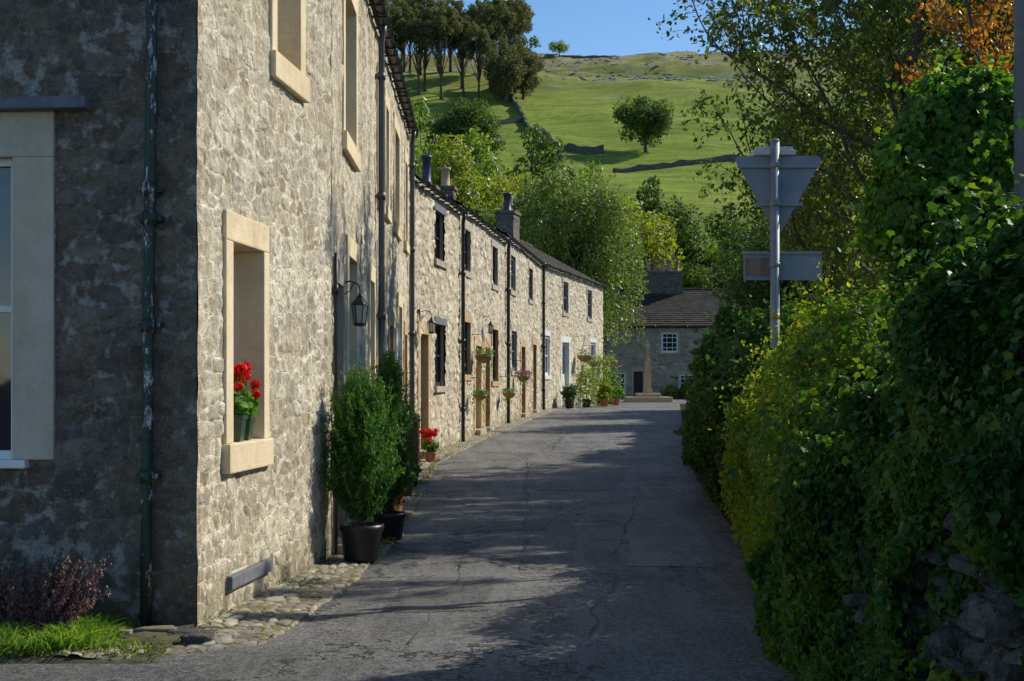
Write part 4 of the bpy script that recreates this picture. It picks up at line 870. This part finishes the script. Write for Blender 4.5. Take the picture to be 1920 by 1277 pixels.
for i,(d,z,r,fl) in enumerate(((33.2,2.2,.22,L_yel),(32.6,1.3,.17,None),(37.9,1.3,.19,None),(41.2,1.75,.2,L_pink))): basket(P3(d)+.3,d,z,r,fl,70+i,.3,nf=200 if i==3 else 50)
for i,(d,z,r,fl) in enumerate(((54.8,2.6,.33,L_pink),(56.5,2.4,.28,L_yel),(60.0,2.5,.4,None))): basket(xh+bh*(d-49)+.42,d,z,r,fl,80+i,.42,.35,nf=60)
# potted shrubs by end cottage: a loose mixed cluster
for i,(d,off,r,mt,pm,el) in enumerate(((51.4,.5,.30,L_hedge,M_pot,1.1),(53.6,.7,.50,L_mid,M_pot,1.6),(54.6,1.2,.36,L_shrub,M_terra,1.),(56.,.8,.62,L_mid,M_pot,1.6),(57.2,1.2,.34,L_ger,M_terra,.8),(59.,.7,.46,L_hedge,M_pot,1.6))):
    e=reg(empty('potted_shrub',(xh+bh*(d-49)+off,d,float(zg(d))+.03)),'leafy green shrub in a tub outside the end cottage','potted plant','tubs of shrubs outside the end cottage')
    pot(e,.95,pm);rng=np.random.RandomState(90+i);n=1500;dd=rdir(rng,n);P=dd*r*(.2+1.25*vn3(dd[:,0]*2.6+i,dd[:,1]*2.6,dd[:,2]*2.6,3.+i)*rng.uniform(.6,1.1,n))[:,None]*A_([1,1,el]);P[:,2]+=.3+r*el*.75
    b=B();leaf(b,rng,P,dd,.08,OVAL);tube(b,[(0,0,.2),(0,0,.6)],.02,5);b.obj('foliage',mt,e)
# shrubs around the green
for i,(x,y,r,mt) in enumerate(((4.4,79.2,.6,L_hedge),(8.9,79.,.45,L_mid),(10.2,78.6,.8,L_shrub),(11.2,77.,1.,L_hedge))):
    blobplant('garden_shrub','rounded green shrub against the far cottage','shrub',(x,y,.6),[(0,0,r*.7,r),(r*.6,0,r*.5,r*.7),(-r*.5,.1,r*.4,r*.7)],mt,2200,.12,100+i,OVAL,None)
# grass verge by the gable
rng=np.random.RandomState(6);n=8000
x=rng.uniform(-3.9,-2.15,n);y=rng.uniform(8.06,8.9,n);k=(vn2(x*4,y*4,2.)>.35)|(x<-2.9)&(y<8.6);k&=(y-8.06)>(x+2.9)*.35;x=x[k];y=y[k];n=len(x)
b=B();hgt=.06+.18*vn2(x*3,y*3,8.);A=np.stack([rng.normal(0,.5,n),rng.normal(-.1,.35,n),np.ones(n)],1);A/=np.linalg.norm(A,axis=1)[:,None]
sd=np.cross(A,rdir(rng,n));sd/=np.linalg.norm(sd,axis=1)[:,None];P=np.stack([x,y,np.full(n,.03)],1);w=.0035
bend=np.stack([rng.normal(0,.4,n),rng.normal(-.1,.3,n),-.2*np.ones(n)],1)
V=np.stack([P-sd*w,P+sd*w,P+A*hgt[:,None]*.6+sd*w*.8,P+A*hgt[:,None]+bend*hgt[:,None]*.6,P+A*hgt[:,None]*.6-sd*w*.8],1)
b.add(V.reshape(-1,3),np.arange(n*5).reshape(n,5),0,np.repeat(rng.rand(n),5),1.)
n=5000;x=rng.uniform(-3.9,-2.0,n);y=rng.uniform(8.06,8.95,n);leaf(b,rng,np.stack([x,y,.035+.03*rng.rand(n)],1),np.tile([0,0,1.],(n,1)),.022,OVAL,None,.6,mat=1)
o=b.obj('verge_grass',[L_grass,L_moss]);o['kind']='stuff';o['label']='tufts of grass and moss at the foot of the gable'
X,Y=np.meshgrid(np.linspace(-9,-2.0,120),np.linspace(8.02,9.1,40));Z=.018+.05*(fbm2(X*5,Y*5,3.)-.3)+.04*np.clip((Y-8.1)/.6,0,1);Z[0,:]=0
o=gridmesh('verge_soil',X,Y,Z,simple('damp_mossy_soil',(.05,.045,.03),(.13,.12,.05),8,1.,.7));o['kind']='structure'
# weeds along verge
rng=np.random.RandomState(16);b=B();Pn=[]
for i in range(110):
    y=8.6+21.4*rng.rand();sft=rng.choice([.03,.93,.5],p=[.4,.5,.1]);xl_=float(Lf(y));xr_=float(wallx(max(y,9)));x=xl_+(xr_-xl_)*sft
    m_=rng.randint(12,60);Pn.append(A_([x,y,.03+float(zg(y))])+np.abs(rng.normal(0,1,(m_,3)))*A_([.04,.07,.025])*rng.choice([-1,1],(m_,3))*A_([1,1,0])+np.stack([np.zeros(m_),np.zeros(m_),rng.rand(m_)*.05],1))
Pn=np.concatenate(Pn);leaf(b,rng,Pn,np.tile([0,-.2,1.],(len(Pn),1)),.024,OVAL,None,.6)
o=b.obj('verge_weeds',L_moss);o['kind']='stuff';o['label']='small yellow-green weeds and moss along the lane edge'
rng=np.random.RandomState(17);n=3200;y=rng.uniform(5,26,n);x=Rf(y)+.16-np.abs(rng.normal(0,.13,n));b=B();leaf(b,rng,np.stack([x,y,zg(y)+.016],1),np.tile([0,0,1.],(n,1)),.028,OVAL,None,.2)
o=b.obj('leaf_litter',leaf_mat('dead_leaf',[(0,(.07,.045,.02)),(.6,(.15,.10,.04)),(1,(.14,.16,.04))],.1,.8));o['kind']='stuff';o['label']='fallen leaves gathered under the hedge'
# heather
e=reg(empty('heather_bush',(-3.0,8.62,.05)),'purple-brown heather bush against the gable wall','shrub')
rng=np.random.RandomState(18);b=B();L=[];T_=[]
st=B()
for i in range(230):
    a=rng.rand()*6.3;r=rng.rand()**.5*.15;s_=A_([math.cos(a)*r*2,math.sin(a)*r*.5,0]);h=rng.uniform(.25,.52);e_=s_+A_([math.cos(a)*.2*rng.rand()*2+rng.normal(0,.05),math.sin(a)*.12*rng.rand(),h]);tube(st,[s_,(s_+e_)/2+A_([0,0,.03]),e_],.0025,3)
    t_=rng.rand(80);L.append(s_+(e_-s_)*(.2+.8*t_[:,None])+rng.normal(0,.010,(80,3)));T_.append(np.clip(t_*.6+rng.rand(80)*.45,0,1))
st.obj('stem',M_bark,e);L=np.concatenate(L);leaf(b,rng,L,rdir(rng,len(L)),.019,OVAL,(0,0,1),.4,tint=np.concatenate(T_));b.obj('foliage',L_heath,e)
# flat stones at the corner
rng=np.random.RandomState(19)
for i,(x,y,r) in enumerate(((-2.2,8.78,.10),(-2.02,8.74,.07),(-2.38,8.70,.07),(-1.9,8.58,.07),(-2.6,8.72,.06),(-2.5,8.52,.06))):
    b=B();rock(b,(0,0,0),(r*1.3,r,.035),rng,0,.5,.8,False);o=b.obj('edging_stone',MS_dry if i%2 else M_cob,None,(x,y,.05));reg(o,'flat weathered stone at the corner of the gable','stone','stones at the house corner')
# ---------------------------------------------------------------- camera, light, world
cam=bpy.data.cameras.new('camera');co=bpy.data.objects.new('camera',cam);COL.objects.link(co)
co.location=(0,0,1.6);co.rotation_euler=(math.radians(90),0,0);cam.lens=50;cam.sensor_width=36;cam.shift_y=.0398;cam.clip_end=6000;cam.clip_start=.05
SC.camera=co
AZ=math.radians(61);EL=math.radians(38)
S=Vector((math.sin(AZ)*math.cos(EL),math.cos(AZ)*math.cos(EL),math.sin(EL)))
sl=bpy.data.lights.new('sun','SUN');sl.energy=5.;sl.angle=math.radians(.5);sl.color=(1.,.93,.80);so=bpy.data.objects.new('sun',sl);COL.objects.link(so);so.rotation_euler=S.to_track_quat('Z','Y').to_euler();so.location=(30,30,40)
w=bpy.data.worlds.new('World');SC.world=w;w.use_nodes=True;nt=w.node_tree;bg=nt.nodes['Background'];sk=nt.nodes.new('ShaderNodeTexSky');sk.sky_type='NISHITA';sk.sun_disc=False;sk.sun_elevation=EL;sk.sun_rotation=AZ;sk.air_density=1.;sk.dust_density=.2;sk.ozone_density=3.2;sk.altitude=400
hs=nt.nodes.new('ShaderNodeHueSaturation');hs.inputs['Saturation'].default_value=1.15
nt.links.new(sk.outputs[0],hs.inputs['Color']);nt.links.new(hs.outputs[0],bg.inputs[0]);bg.inputs[1].default_value=.14
SC.view_settings.view_transform='Standard';SC.view_settings.look='None';SC.view_settings.exposure=0
